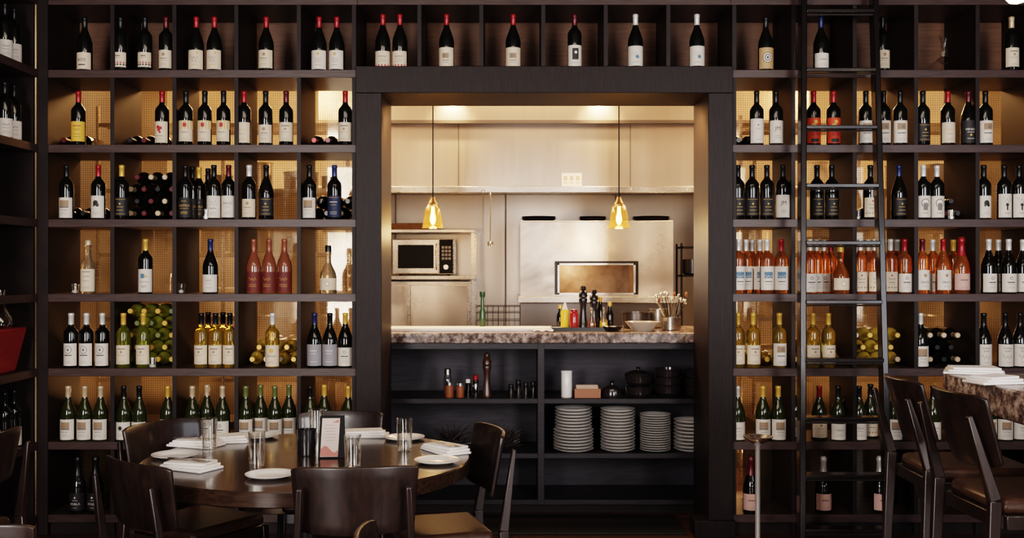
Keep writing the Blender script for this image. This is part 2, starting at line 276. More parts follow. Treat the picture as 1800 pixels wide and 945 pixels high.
ST={
 'bos':('cream lettered','cream',.006,.098,[('T','BOS',.026,0,.056,'k'),('L',.02,.03,.006,'k')]),
 'band':('cream banded','cream',.018,.100,[('R',-.05,.05,.04,.047,'r'),('R',-.05,.05,.028,.036,'k'),('L',.018,.07,.002,'g'),('L',.014,.08,.004,'k')]),
 'seal':('cream crested','cream',.012,.112,[('D',0,.088,.009,'n'),('L',.02,.066,.003,'k'),('L',.022,.054,.0015,'g')]+L3),
 'script':('cream script','cream',.006,.112,[('S',.024,.068,.009,'k'),('S',.018,.05,.005,'g'),('L',.02,.03,.002,'y'),('D',.016,.095,.006,'y')]),
 'gscript':('white gold-script','white',.006,.11,[('S',.022,.062,.006,'n'),('S',.018,.048,.004,'n'),('D',0,.09,.008,'y'),('L',.018,.028,.002,'g')]),
 'redfoot':('cream red-footed','cream',.0,.092,[('R',-.055,.055,.0,.018,'r'),('L',.024,.062,.004,'g'),('L',.02,.047,.002,'g'),('L',.022,.035,.002,'g')]),
 'pict':('cream picture','cream',.006,.112,[('R',-.019,.019,.052,.08,'n'),('D',-.006,.066,.009,'g'),('L',.02,.04,.004,'g'),('L',.016,.028,.002,'g')]),
 'darkpic':('white portrait','white',.008,.125,[('R',-.018,.018,.045,.108,'k'),('D',.002,.085,.008,'w'),('L',.018,.028,.002,'g')]),
 'plant':('white leaf-drawing','white',.01,.12,[('S',.012,.075,.014,'b'),('D',.01,.06,.01,'b'),('L',.018,.03,.002,'g')]),
 'wheel':('grey wheel','tan',.008,.125,[('D',0,.07,.028,'k'),('D',0,.07,.025,'w'),('D',0,.07,.019,'g'),('D',0,.07,.012,'w'),('D',0,.07,.006,'k')]),
 'line':('white two-line','white',.008,.095,[('T','LAHAYE',.012,0,.06,'k')]+L3),
 'plain':('white','white',.008,.105,[('S',.018,.072,.004,'k'),('L',.016,.055,.002,'g')]+L3),
 'dot':('white crested','white',.008,.11,[('D',0,.085,.009,'g'),('D',0,.085,.005,'w'),('L',.02,.062,.005,'k'),('L',.014,.05,.002,'g')]+L3),
 'stripe':('cream brown-striped','cream',.012,.12,[('R',-.05,.05,.03,.038,'n'),('S',.02,.08,.005,'k'),('L',.018,.062,.003,'k'),('D',0,.1,.005,'r'),('L',.018,.05,.0015,'g')]),
 'cream':('cream','cream',.02,.125,[('L',.022,.105,.004,'k'),('D',0,.088,.007,'n'),('L',.02,.07,.002,'g')]+L3),
 'yellow':('yellow','yellow',.02,.13,[('L',.022,.105,.005,'r'),('S',.018,.085,.004,'k'),('L',.02,.06,.002,'k'),('L',.02,.045,.002,'k')]),
 'yelcream':('yellow-topped cream','cream',.02,.135,[('R',-.055,.055,.088,.135,'y'),('R',-.01,.01,.1,.122,'r'),('S',.02,.07,.004,'k')]+L3),
 'grape':('cream red-grape','cream',.012,.13,[('D',-.006,.098,.01,'r'),('D',.008,.093,.009,'r'),('D',-.002,.083,.009,'r'),('D',.004,.07,.006,'r'),('L',.02,.05,.002,'k')]+L3),
 'tall':('tall white','white',.01,.145,[('L',.004,.11,.006,'k'),('S',.01,.09,.003,'g'),('L',.014,.03,.002,'g')]),
 'jm':('white monogram','white',.01,.135,[('T','JM',.03,0,.09,'k'),('L',.016,.05,.002,'g'),('L',.018,.04,.002,'g')]),
 'fire':('red-and-yellow picture','fire',.01,.15,[('D',-.008,.1,.018,'y'),('D',.014,.065,.014,'r'),('R',-.022,.022,.015,.035,'k'),('D',.004,.128,.01,'y'),('D',-.012,.06,.01,'r')]),
 'venice':('dark lettered','ink',.012,.135,[('T','VENICE',.018,0,.085,'w'),('L',.02,.07,.002,'w'),('D',0,.055,.006,'y'),('L',.02,.035,.002,'w')]),
 'gold':('gold-script cream','cream',.012,.125,[('S',.022,.085,.007,'y'),('L',.018,.06,.002,'g')]+L3),
 'blackgold':('black gold-edged','ink',.02,.12,[('L',.03,.11,.0015,'y'),('L',.03,.03,.0015,'y'),('D',0,.085,.005,'y'),('L',.018,.068,.002,'y'),('L',.02,.05,.002,'y')]),
 'landsc':('white landscape','white',.008,.12,[('R',-.026,.026,.062,.105,'n'),('S',.026,.085,.006,'g'),('R',-.026,.026,.064,.072,'g'),('T','VINEYARD',.0085,0,.05,'k')]+L3),
 'blot':('white black-blot','white',.008,.13,[('D',.0,.09,.015,'k'),('D',.01,.078,.009,'k'),('D',-.01,.075,.005,'k')]+L3),
 'caymus':('black gold-lettered','ink',.01,.12,[('T','CAYMUS',.0165,0,.075,'y'),('L',.024,.06,.0015,'y'),('L',.02,.04,.002,'y'),('L',.02,.032,.002,'y'),('L',.014,.1,.002,'y')]),
 'daou':('white lettered','white',.01,.13,[('T','DAOU',.019,0,.088,'k'),('L',.012,.068,.0015,'k')]+L3),
 'swoosh':('white dark-swoosh','white',.008,.13,[('S',.022,.09,.014,'k'),('L',.02,.06,.003,'k')]+L3),
 'navy':('navy gold-lined','navy',.012,.13,[('L',.03,.12,.0015,'y'),('L',.022,.095,.003,'w'),('L',.018,.08,.0015,'y'),('L',.02,.04,.0015,'w'),('L',.02,.03,.0015,'w')]),
 'arch':('white arched','white',.01,.13,[('D',0,.09,.024,'g'),('D',0,.09,.019,'w'),('R',-.012,.012,.05,.09,'g'),('S',.018,.035,.005,'k')]),
 'stag':('white antler','white',.01,.14,[('S',.024,.105,.014,'k'),('D',0,.08,.009,'k'),('R',-.004,.004,.05,.08,'k'),('T','STAG',.012,0,.033,'k')]),
 'oldlab':('cream old-style','cream',.012,.135,[('L',.022,.12,.003,'k'),('T','DOUBLE',.010,0,.095,'k'),('L',.018,.07,.002,'g')]+L3),
 'est':('white lettered','white',.008,.135,[('R',-.02,.002,.085,.11,'b'),('D',.01,.095,.007,'y'),('T','DEVOTION',.0095,0,.064,'k'),('T','EST',.018,0,.038,'k')]),
 'maroon':('maroon','maroon',.012,.12,[('S',.022,.08,.008,'y'),('L',.022,.05,.0015,'y'),('L',.022,.04,.0015,'y')]),
 'squat':('cream round','cream',.02,.085,[('D',0,.055,.014,'n'),('D',0,.055,.011,'w')]),
 'bluelab':('white blue-picture','white',.02,.15,[('R',-.024,.024,.085,.12,'b'),('S',.022,.095,.006,'w'),('L',.02,.066,.004,'k'),('L',.018,.05,.002,'g')]),
 'erats':('white lettered','white',.02,.13,[('T','ERATS',.017,0,.062,'k'),('D',0,.1,.009,'n'),('L',.018,.04,.002,'g')]),
 'oval':('white arched-crest','white',.012,.135,[('D',0,.1,.021,'g'),('D',0,.1,.017,'w'),('D',0,.1,.008,'g'),('L',.022,.07,.005,'k')]+L3),
 'festival':('cream lettered','cream',.008,.125,[('D',0,.095,.013,'y'),('T','ESTIVAL',.0145,0,.064,'k')]+L3),
 'greylab':('grey-blue','grey',.012,.13,[('L',.02,.095,.003,'w'),('L',.016,.08,.002,'w'),('L',.02,.035,.002,'w')]),
 'river':('white wave-lettered','white',.008,.13,[('T','WAIRAU',.0125,0,.108,'k'),('T','RIVER',.0125,0,.092,'k'),('S',.026,.06,.01,'k'),('L',.018,.03,.0015,'g')]),
 'blkmark':('white black-mark','white',.008,.105,[('D',-.004,.072,.011,'k'),('S',.016,.062,.007,'k')]+L3),
 'photo':('white photograph','white',.012,.135,[('R',-.024,.024,.085,.12,'n'),('D',.006,.1,.01,'g'),('L',.022,.066,.004,'k')]+L3),
 'ayala':('black white-lettered','ink',.02,.115,[('T','AYALA',.0185,0,.055,'w'),('L',.014,.075,.0015,'w'),('D',0,.09,.005,'w'),('L',.012,.035,.0015,'w')]),
 'pink':('pink','pinkish',.02,.11,[('L',.02,.075,.004,'k'),('D',0,.09,.006,'y')]+L3),
}
MC={}
def bmesh_body(sh,gl):
    k=('b',sh,gl)
    if k not in MC: MC[k]=MB().lathe(SH[sh][1],24).mesh('body',GLASS[gl],50)
    return MC[k]
def bmesh_cap(sh,cp):
    k=('c',sh,cp)
    if k not in MC: MC[k]=MB().lathe(SH[sh][2],16).mesh('capsule',CAPM[cp],50)
    return MC[k]
def bmesh_label(sh,st):
    k=('l',sh,st)
    if k not in MC:
        _,pc,z0,z1,marks=ST[st]; r=SH[sh][0]
        if sh in('bg','ch'): z1=min(z1,.138)
        MC[k]=MB().arc(r+.0005,-1.25,1.25,max(z0,.006),z1).mesh('label',PAPM[pc])
        mb=MB()
        lay=0
        for mk in marks:
            lay+=1; R=r+.0009+lay*.00008
            mb.cur=INKN.index(mk[-1])
            bend=lambda x,z:(R*math.sin(x/R),-R*math.cos(x/R),z)
            if mk[0]=='T':
                vs,fs=text_mesh(mk[1],mk[2]); mb.add([bend(v[0]+mk[3],v[1]+mk[4]) for v in vs],fs)
            elif mk[0]=='L': mb.grid(lambda u,v,m=mk:bend((u*2-1)*m[1],m[2]+(v-.5)*m[3]),6,1)
            elif mk[0]=='R': mb.grid(lambda u,v,m=mk:bend(m[1]+u*(m[2]-m[1]),max(.008,m[3])+v*(m[4]-max(.008,m[3]))),6,1)
            elif mk[0]=='D':
                m=mk; mb.grid(lambda u,v,m=m:bend(m[1]+m[3]*(u*2-1),m[2]+(v*2-1)*m[3]*math.sqrt(max(0,1-(u*2-1)**2))),12,1)
            elif mk[0]=='S':
                m=mk; mb.grid(lambda u,v,m=m:bend((u*2-1)*m[1],m[2]+m[3]*math.sin(u*17)*(.4+.6*abs(math.sin(u*5+1)))+(v-.5)*.0028),26,1)
        MC[('p',sh,st)]=mb.mesh('print',INKM)
    return MC[k],MC[('p',sh,st)]
def bottle(loc,sh,gl,cp,st,label,group,rot=(0,0,0)):
    t=thing('wine_bottle',label,'bottle',loc,0,group); t.rotation_euler=rot
    inst('body',bmesh_body(sh,gl),t); inst('capsule',bmesh_cap(sh,cp),t)
    if st:
        a,p=bmesh_label(sh,st); l=inst('label',a,t); inst('print',p,l)
    return t
ROWN=['','top','second','third','fourth','fifth','sixth','bottom']
def row(r,items):
    placed=[]; items=sorted(items,key=lambda i:i[0]); cnt={}
    for it in items:
        px,sh,gl,cp,st=it[:5]; y=it[5] if len(it)>5 else None
        side='left of pass' if px<630 else ('above the pass' if px<1285 else 'right of pass')
        rad=SH[sh][0]; z=top(r) if side!='above the pass' else FT
        ys=[y,y+.02,y+.05,y+.08,y+.12] if y else [.05,.07,.09,.11,.13,.15,.17,.2,.23,.26]
        for yy in ys:
            x=PX(px,yy)
            if all(math.hypot(x-q[0],yy-q[1])>rad+q[2]+.0015 for q in placed): break
        placed.append((x,yy,rad))
        k=cnt.get(side,0); cnt[side]=k+1
        lab=f"{GDESC[gl]} bottle, {ST[st][0]} label, {cp} cap, {ORD[k]} from left, {ROWN[r]} shelf {side}"
        bottle((x,yy,z+.0002),sh,gl,cp,st,lab,f'standing bottles on the {ROWN[r]} shelf {side}',(0,0,random.uniform(-.12,.12)))
B='dark'
row(1,[(149,'bg',B,'black','bos'),(212,'bx',B,'black','band'),(255,'bx',B,'black','band'),(292,'bx',B,'burgundy','seal'),(345,'bg',B,'red','script'),(377,'bg',B,'red','script'),(468,'bg',B,'red','seal'),(561,'bg',B,'red','gscript'),(592,'bg',B,'red','gscript'),
 (673,'bg',B,'red','redfoot'),(703,'bg',B,'red','redfoot'),(785,'bg',B,'red','pict'),(902,'bg',B,'red','pict'),(1010,'bx',B,'burgundy','darkpic'),(1117,'bg',B,'white','plant'),(1225,'bg',B,'white','plant'),
 (1346,'bg',B,'black','wheel'),(1443,'bg',B,'blue','line'),(1551,'bx',B,'black','seal'),(1778,'bx',B,'beige','cream')])
row(2,[(138,'bx',B,'red','yellow'),(285,'bx',B,'red','grape'),(327,'bx',B,'black','yelcream'),(360,'bx',B,'black','yelcream'),(393,'bx',B,'black','yelcream'),(429,'bx',B,'red','gold'),(467,'bx',B,'black','seal'),(503,'bx',B,'burgundy','cream'),(607,'bx',B,'red','cream'),
 (1330,'bx',B,'black','tall'),(1364,'bx',B,'black','jm'),(1430,'bx',B,'red','fire'),(1465,'bx',B,'red','fire'),(1522,'bx',B,'black','photo'),(1553,'bx',B,'black','photo'),(1582,'bx',B,'black','photo'),(1622,'bx',B,'black','blackgold'),(1666,'bx',B,'red','gold'),(1702,'bg',B,'burgundy','venice'),(1732,'bx',B,'black','photo')])
row(3,[(117,'bx',B,'black','landsc'),(173,'bx',B,'red','blot'),(214,'bx',B,'gold','blackgold'),(326,'bx',B,'black','caymus',.05),(350,'bx',B,'gold','caymus',.05),(338,'bx',B,'black','caymus',.125),(376,'bx',B,'black','swoosh'),(402,'bx',B,'burgundy','daou'),(366,'bx',B,'black','caymus',.20),(438,'bx',B,'white','seal'),(468,'bg',B,'black','blackgold'),(544,'bx',B,'black','landsc'),(588,'bx',B,'blue','navy'),
 (1297,'bx',B,'black','blackgold'),(1322,'bx',B,'black','blackgold'),(1348,'bx',B,'black','blackgold'),(1376,'bx',B,'black','jm'),(1436,'bx',B,'black','blackgold'),(1462,'bx',B,'black','blackgold'),(1530,'bx',B,'black','stripe'),(1580,'bg',B,'blue','blackgold'),(1623,'bx',B,'white','arch'),(1647,'bx',B,'white','arch'),(1729,'bx',B,'black','blot'),(1765,'bx',B,'black','stag'),(1791,'bx',B,'black','stag')])
row(4,[(155,'sp','clear','beige','oldlab'),(256,'bx',B,'gold','est'),(370,'bg',B,'blue','plain'),(446,'bg','orange','copper','maroon'),(473,'bg','orange','copper','maroon'),(500,'bg','orange','copper','maroon'),(577,'sq','clear','black','squat'),
 (1298,'bx','rose','white','bluelab'),(1322,'bx','rose','white','bluelab'),(1348,'bx','rose','white','bluelab'),(1373,'bx','rose','red','bluelab'),(1311,'bx','rose','white','bluelab',.14),(1336,'bx','rose','white','bluelab',.14),(1424,'bx','rose','white','dot'),(1448,'bx','rose','white','dot'),(1478,'sq','rose','gold','squat'),(1435,'bx','rose','white','dot',.14),(1460,'bx','rose','red','dot',.16),(1512,'bx','rose','white','stripe'),(1538,'bx','rose','white','stripe'),(1565,'bx','rose','white','stripe'),(1590,'bx','rose','red','dot'),(1526,'bx','rose','white','stripe',.14),(1552,'bx','rose','white','stripe',.14),(1577,'bx','rose','white','stripe',.14),(1621,'bx','rose','burgundy','erats'),(1658,'bg','rose','red','erats'),(1640,'bx','rose','white','dot',.15),(1676,'bx','rose','gold','dot',.16),(1690,'ch','rose','red','pink'),(1705,'bx','rose','gold','dot',.17),(1738,'bg',B,'white','dot'),(1773,'bg',B,'white','dot'),(1798,'bg',B,'white','dot',.13),(1755,'bg',B,'white','dot',.15)])
row(5,[(125,'bx',B,'white','oval'),(152,'bx',B,'white','oval'),(180,'bx',B,'white','oval'),(217,'bx','lime','gold','cream'),(252,'bx','lime','gold','cream'),(354,'bx','gold','black','cream'),(379,'bx','gold','black','cream'),(404,'bx','gold','black','cream'),(366,'bx','gold','black','cream',.17),(392,'bx','gold','black','cream',.17),(479,'bx','gold','white','festival'),(553,'bg',B,'blue','greylab'),(580,'bg',B,'black','greylab'),(607,'bg',B,'gold','dot',.06),
 (1297,'bx','gold','gold','cream'),(1324,'bx','gold','gold','cream'),(1370,'bx','gold','gold','photo'),(1429,'bx','gold','gold','cream'),(1456,'bx','gold','gold','cream'),(1618,'bg',B,'white','landsc'),(1729,'bg',B,'black','river'),(1767,'bg',B,'black','river'),(1793,'bg',B,'black','river')])
G='green'
row(6,[(120,'bg',G,'beige','landsc'),(149,'bg',G,'beige','landsc'),(177,'bg',G,'beige','landsc'),(218,'bg',G,'black','blkmark'),(245,'bg',G,'black','blkmark'),(295,'bg',G,'gold','stripe'),(338,'bg',G,'beige','dot'),(364,'bg',G,'beige','dot'),(391,'bg',G,'beige','dot'),(432,'bg',G,'green','landsc'),(458,'bg',G,'green','landsc'),(483,'bg',G,'green','landsc'),(508,'bg',G,'green','landsc'),(545,'bg',G,'black','stripe'),(570,'bg',G,'gold','stripe'),(612,'bg',G,'gold','plain'),
 (1296,'bg',G,'white','plain'),(1341,'bg',G,'gold','landsc'),(1368,'bg',G,'gold','landsc'),(1396,'bg',G,'gold','landsc',.14),(1440,'bg',G,'red','cream'),(1473,'bg',G,'black','line'),(1510,'bg',G,'black','plain'),(1530,'bg',G,'black','stripe',.15),(1490,'bg',G,'gold','dot',.16),(1572,'bg',G,'gold','landsc'),(1640,'bg',G,'black','plain'),(1738,'bg',G,'gold','landsc'),(1766,'bg',G,'gold','landsc'),(1792,'bg',G,'black','plain')])
row(7,[(137,'ch',B,'black','ayala'),(168,'ch',B,'black','ayala'),(290,'ch',B,'gold','plain'),(1320,'ch',B,'burgundy','pink'),(1447,'ch',B,'silver','pink'),(1547,'ch',B,'silver','pink')])
def pile(r,px0,layers,gl,caps,where):
    x0=PX(px0,.3)
    for k,n in enumerate(layers):
        for i in range(n):
            x=x0+i*.0775+(.03875 if k%2 else 0)+random.uniform(-.0003,.0003); z=top(r)+.0388+k*.0675
            lay=('bottom','second','third','fourth','fifth')[k]
            bottle((x,.419,z),'bx',gl,random.choice(caps),None,f"{GDESC[gl]} bottle lying neck outward, {ORD[i]} in {lay} layer, {ROWN[r]} shelf, {where}",f'lying bottles on the {ROWN[r]} shelf, {where}',(PI/2,0,0))
def cellpx(pxf): return 900+(pxf-900)*(D0/(D0+.3))+14
pile(2,cellpx(85)-4,[2],B,['black','burgundy'],'leftmost bay')
pile(2,cellpx(200),[3],B,['black','burgundy'],'second bay')
pile(2,cellpx(530),[3],B,['burgundy','red'],'fifth bay')
pile(3,cellpx(200),[4,3,4,3],B,['beige','burgundy','black'],'second bay')
pile(3,cellpx(528),[4,3],B,['black','beige'],'fifth bay')
pile(3,cellpx(90),[3],B,['black'],'leftmost bay')
pile(5,cellpx(200),[4,3,4,3,4],'lime_pile',['gold','green'],'second bay')
pile(5,cellpx(419),[4,3],'gold_pile',['gold','beige'],'fourth bay')
def rp(px): return 900+(px-900)*(D0/(D0+.3))+13
pile(2,rp(1293),[2],B,['black'],'just right of pass')
pile(3,rp(1612),[4,3],B,['black','burgundy'],'far right of ladder')
pile(3,rp(1504),[2],B,['black'],'behind ladder')
pile(5,rp(1397),[4,3],'gold_pile',['gold'],'behind ladder left')
pile(5,rp(1504),[4,3,4],'gold_pile',['gold','beige'],'right of ladder')
pile(5,rp(1612),[4,3,4],B,['beige','black'],'beyond ladder')
pile(5,rp(1295),[4],'gold_pile',['gold'],'just right of pass')
# side shelf bottles
for r in (1,2,6):
    for y,w in ((-.15,'farther'),(-.25,'nearer')):
        bottle((-2.665,y,top(r)+.0002),'bx',B,'black','plain',f'dark bottle with white label, {w} one on {ROWN[r]} left side-wall shelf','side wall bottles',(0,0,.6))
for px,r,w in ((132,4,'beside pale bottle on fourth shelf, left bay'),(318,4,'alone at bay edge on fourth shelf'),(362,3,'before black-labelled bottles on third shelf'),(268,5,'before green bottle pile on fifth shelf'),(1507,3,'behind ladder on third shelf'),(1672,3,'right of two white-capped bottles, third shelf')):
    yy=.028 if px in(362,268) else .06
    t=thing('votive_glass','small clear votive glass '+w,'candle holder',(PX(px,yy),yy,top(r)),0,'votive glasses on shelves')
    MB().lathe([(0,.004),(.018,.004),(.022,.055),(.0235,.055),(.02,0),(0,0)],16).build('glass',CLEAR,t)
    MB().lathe([(0,.005),(.016,.005),(.016,.018),(0,.018)],12).build('candle',CLOTH,t)
def decanter(loc,label):
    t=thing('decanter',label,'decanter',loc)
    MB().lathe([(0,.002),(.06,0),(.1,.012),(.107,.025),(.095,.045),(.05,.075),(.022,.1),(.016,.14),(.02,.18),(.036,.215),(.034,.215),(.018,.18),(.014,.14),(.02,.102),(.045,.078),(0,.05)],28).build('body',thin_glass('decanter_glass',(.97,.97,.96),.02,.5),t)
decanter((PX(1660,.13),.13,top(1)),'wide-bottomed clear glass wine decanter on the top shelf right of the ladder')
# ---------------------------------------------------------------- pass counter
t=thing('pass_counter','speckled granite slab counter across the kitchen pass','counter',(.2,.8,0))
MB().box(-1.08,1.0,-.365,.42,1.022,1.082).build('slab',GRANITE,t,bevel=.006)
cb=thing('pass_cabinet','dark wood open cabinet below the granite counter','cabinet',(.2,.8,0))
CABW=M('cabinet_wood',(.012,.010,.013),.42,noise=(14,(.6,6,6),(.024,.020,.024)),bump=.2,spec=.4)
zz=1.0215
for a,b_ in ((-1.07,-1.04),(.96,.99)): MB().box(a,b_,-.33,.4,0,zz).build('side_panel',WOOD,cb)
xm=PX(951,.47)-.2
MB().box(xm-.02,xm+.02,-.335,.1,.06,zz).build('divider',CABW,cb,bevel=.002)
for z0,z1 in ((.66,.69),(.335,.365),(.06,.09)): MB().box(-1.04,.96,-.33,.1,z0,z1).build('shelf',CABW,cb,bevel=.002)
MB().box(-1.04,.96,.1,.12,.0,zz).build('back_board',M('cabinet_back',(.024,.022,.03),.6,noise=(12,(.6,5,5),(.044,.04,.05))),cb)
MB().box(-1.04,.96,-.334,-.31,.985,zz).build('top_rail',CABW,cb)
MB().box(-1.04,.96,-.26,-.24,0,.06).build('kickboard',WOOD,cb)
tag(MB().box(-.46,.96,.0,.44,.0005,.012).build('floor_mat',RUBBER,bevel=.003),'black rubber floor mat on the floor of the kitchen pass','mat')
# plates
def plate_mesh(r,h=.02):
    return MB().lathe([(0,.004),(r*.55,.004),(r*.62,.006),(r*.97,h),(r,h),(r*.98,h-.003),(r*.64,0),(0,0)],32).mesh('plate',WHITEC)
stk=[(1008,.122,14,.0187,'leftmost'),(1086,.106,14,.0183,'second'),(1152,.094,16,.014,'third'),(1214,.104,9,.0215,'rightmost')]
for px,r,n,dz,w in stk:
    hh=.0143 if w=='third' else .019
    me=plate_mesh(r,hh); me2=plate_mesh(r*.93,hh)
    for k in range(n):
        small=(px==1008 and k>6)
        o=inst('plate',me2 if small else me,None,(PX(px,.56)+random.uniform(-.001,.001),.565,.3652+k*dz))
        tag(o,f"white plate, {ORD[n-1-k]} from top of the {w} plate stack under counter",'plate','plate stacks under the counter')
def lathe_thing(name,label,cat,loc,parts,group=None):
    t=thing(name,label,cat,loc,0,group)
    for nm,prof,mat in parts: MB().lathe(prof,24).build(nm,mat,t)
    return t
BOWLC=M('black_bowl_glaze',(.022,.017,.017),.2,coat=.6)
def pot(px,z,label,lid=True,r=.083,y=.53,h=.068):
    P=[('bowl',[(0,.003),(r*.5,0),(r*.62,0),(r*.93,h*.35),(r,h*.9),(r*1.03,h),(r*.95,h),(r*.9,h*.6),(0,.012)],BOWLC)]
    if lid: P.append(('lid',[(r*1.01,h+.001),(r*.95,h+.01),(r*.5,h+.024),(.012,h+.028),(.01,h+.034),(.015,h+.04),(.009,h+.046),(0,h+.047)],BOWLC))
    lathe_thing('casserole',label,'bowl',(PX(px,y),y,z),P,'black bowls under the counter')
SZ=.6902; Z2=.3652
pot(1122,SZ,'black stoneware bowl at bottom of the lidded stack',False)
pot(1122,SZ+.069,'black lidded stoneware pot on top of the lidded stack',True)
pot(1175,SZ,'black stoneware bowl at bottom of the open-topped stack',False,y=.60)
pot(1175,SZ+.05,'black stoneware bowl in middle of the open-topped stack',False,y=.60)
pot(1175,SZ+.1,'black stoneware bowl topping the open-topped stack',False,y=.60)
pot(1226,SZ,'black stoneware bowl at the right end, bottom one',False,.075,.53)
pot(1226,SZ+.05,'black stoneware pot at the right end, middle one',False,.075,.53)
pot(1226,SZ+.1,'black stoneware pot at the right end, top one',False,.075,.53)
lathe_thing('pot_lid','low black domed pot lid resting beside the brown box','lid',(PX(1076,.62),.62,SZ),[('dome',[(.072,0),(.074,.008),(.06,.045),(.03,.062),(.012,.067),(.01,.077),(.018,.085),(.01,.092),(0,.092)],BOWLC)])
lathe_thing('paper_roll','white upright cylinder canister on the upper shelf under counter','canister',(PX(996,.55),.55,SZ),[('body',[(0,0),(.031,0),(.033,.003),(.033,.14),(.031,.143),(0,.143)],WHITEC),('lid',[(.034,.1432),(.034,.158),(.03,.16),(0,.16)],CLOTH)])
t=thing('card_box','small copper-brown wooden box of cards on upper shelf','box',(PX(1032,.55),.55,SZ))
for q in ((-.078,.078,-.05,-.044,0,.055),(-.078,.078,.044,.05,0,.055),(-.078,-.072,-.044,.044,0,.055),(.072,.078,-.044,.044,0,.055),(-.072,.072,-.044,.044,0,.005)): MB().box(*q).build('side_panel',COPPER,t,bevel=.001)
KRAFT=M('kraft_card',(.5,.36,.26),.7)
for k in range(6): MB().box(-.065,.065,-.035+k*.013,-.033+k*.013,.006,.06+.002*k).build('card',KRAFT,t)
def mill(loc,h,label,mat,grp=None):
    s=h/.26
    t=thing('pepper_mill',label,'pepper mill',loc,0,grp)
    MB().lathe([(0,0),(.03,0),(.031,.012),(.026,.03),(.022,.07),(.018,.11),(.021,.15),(.027,.17),(.024,.18),(0,.18)],20).build('body',mat,t).scale=(1,1,s)
    o=MB().lathe([(0,.181),(.02,.181),(.027,.19),(.026,.21),(.015,.225),(.02,.235),(.016,.25),(0,.258)],20).build('head',mat,t); o.scale=(1,1,s)
BROWNW=M('walnut_mill',(.05,.02,.012),.3,coat=.4)
mill((PX(856,.56),.56,SZ),.27,'tall dark brown pepper mill on upper shelf under counter',BROWNW)
def jar(px,py_h,z,y,label,body,lidm=CHROME,r=.026,grp='small jars under the counter'):
    h=py_h
    lathe_thing('shaker_jar',label,'jar',(PX(px,y),y,z),[('body',[(0,0),(r*.95,0),(r,.004),(r,h*.75),(r*.8,h*.8),(0,h*.8)],body),('lid',[(r*.84,h*.801),(r*.84,h),(r*.6,h*1.03),(0,h*1.03)],lidm)],grp)
SPICE=M('spice_fill',(.22,.07,.03),.35,coat=.5)
jar(790,.09,SZ,.54,'spice jar at left front of the jar cluster on upper shelf',SPICE)
jar(809,.085,SZ,.54,'second spice jar from left in jar cluster on upper shelf',SPICE,r=.024)
jar(787,.16,SZ,.62,'tall clear jar behind the leftmost spice jar',CLEAR,r=.024)
jar(823,.10,SZ,.60,'white-topped shaker right of the spice jars',SMOKE,WHITEC,.018)
jar(836,.13,SZ,.54,'red-lidded shaker left of the brown pepper mill',SMOKE,CAPM['red'],.02)
for k,(p,h) in enumerate(((898,.075),(911,.1),(924,.085),(937,.09))):
    jar(p,h,SZ,.55,f"small dark jar, {ORD[k]} from left beside the cabinet divider",SMOKE,BLACK,.019)
TWIG=M('dark_twig',(.03,.021,.019),.5,coat=.15)
for k,(px,w) in enumerate(((794,'left'),(884,'right'))):
    mb=MB()
    for j in range(60):
        a=random.uniform(0,PI); x0=random.uniform(-.05,.05); y0=random.uniform(-.03,.03); L_=random.uniform(.06,.125); hh=random.uniform(.02,.15)
        bend_=random.uniform(-.03,.03); pts=[]
        for i in range(6):
            u=i/5*2-1; pts.append((x0*(1-abs(u))+u*L_*math.cos(a)*1.05,y0+u*L_*.6*math.sin(a)+bend_*(1-u*u),.012+hh*(.35+.65*abs(u)) *(1 if u>0 else .8)))
        mb.tube(pts,[.004,.004,.0035,.0035,.003,.0015],5)
    tag(mb.build('twig_bundle',TWIG,None,(PX(px,.58),.58,Z2)),f'{w} tangle of dark dried branches on lower shelf under counter','dried branches','dark dried branches under the counter')
# ---------------------------------------------------------------- counter-top items
CZ=1.0822
tag(MB().box(-.62,.62,-.14,.14,0,.016).build('cutting_board',CLOTH,None,(PX(815,.75),.75,CZ),bevel=.003),'long white cutting board lying on left of granite counter','cutting board')
y=.7
tr=thing('serving_tray','black rectangular tray holding condiments on granite counter','tray',(PX(1016,y),y,CZ))
MB().box(-.16,.16,-.1,.1,0,.006).build('base',BLACK,tr,bevel=.002)
for q in ((-.165,.165,-.105,-.1,0,.024),(-.165,.165,.1,.105,0,.024),(-.165,-.16,-.1,.1,0,.024),(.16,.165,-.1,.1,0,.024)): MB().box(*q).build('rim',BLACK,tr)
TZ=CZ+.0062
mill((PX(1025,.71),.71,TZ),.275,'taller black pepper mill on the condiment tray',BLACKC)
mill((PX(1044,.765),.765,TZ),.25,'shorter black pepper mill behind right on condiment tray',BLACKC)
lathe_thing('squeeze_bottle','yellow sauce bottle with white nozzle on the condiment tray','bottle',(PX(993,.7),.7,TZ),[('body',[(0,0),(.023,0),(.025,.004),(.025,.11),(.02,.122),(0,.122)],YEL),('nozzle',[(.018,.1225),(.014,.135),(.005,.165),(0,.166)],WHITEC)])
lathe_thing('sauce_jar','dark red glass jar beside yellow bottle on tray','jar',(PX(1009,.65),.65,TZ),[('body',[(0,0),(.024,0),(.027,.01),(.027,.095),(.02,.11),(0,.11)],REDP),('lid',[(.021,.1102),(.021,.125),(0,.126)],CAPM['red'])])
for px,yy,w in ((1040,.642,'left'),(1061,.67,'right')):
    lathe_thing('oil_cruet',f'clear glass oil cruet with stopper, {w} one at tray front','cruet',(PX(px,yy),yy,TZ),[('body',[(0,0),(.024,0),(.028,.01),(.026,.05),(.01,.085),(.009,.11),(.013,.113),(0,.114)],CLEAR),('oil',[(0,.003),(.022,.003),(.025,.012),(.022,.045),(0,.046)],YEL if w=='right' else SPICE),('stopper',[(.006,.1145),(.01,.125),(.006,.138),(0,.139)],CHROME)],'oil cruets on the tray')
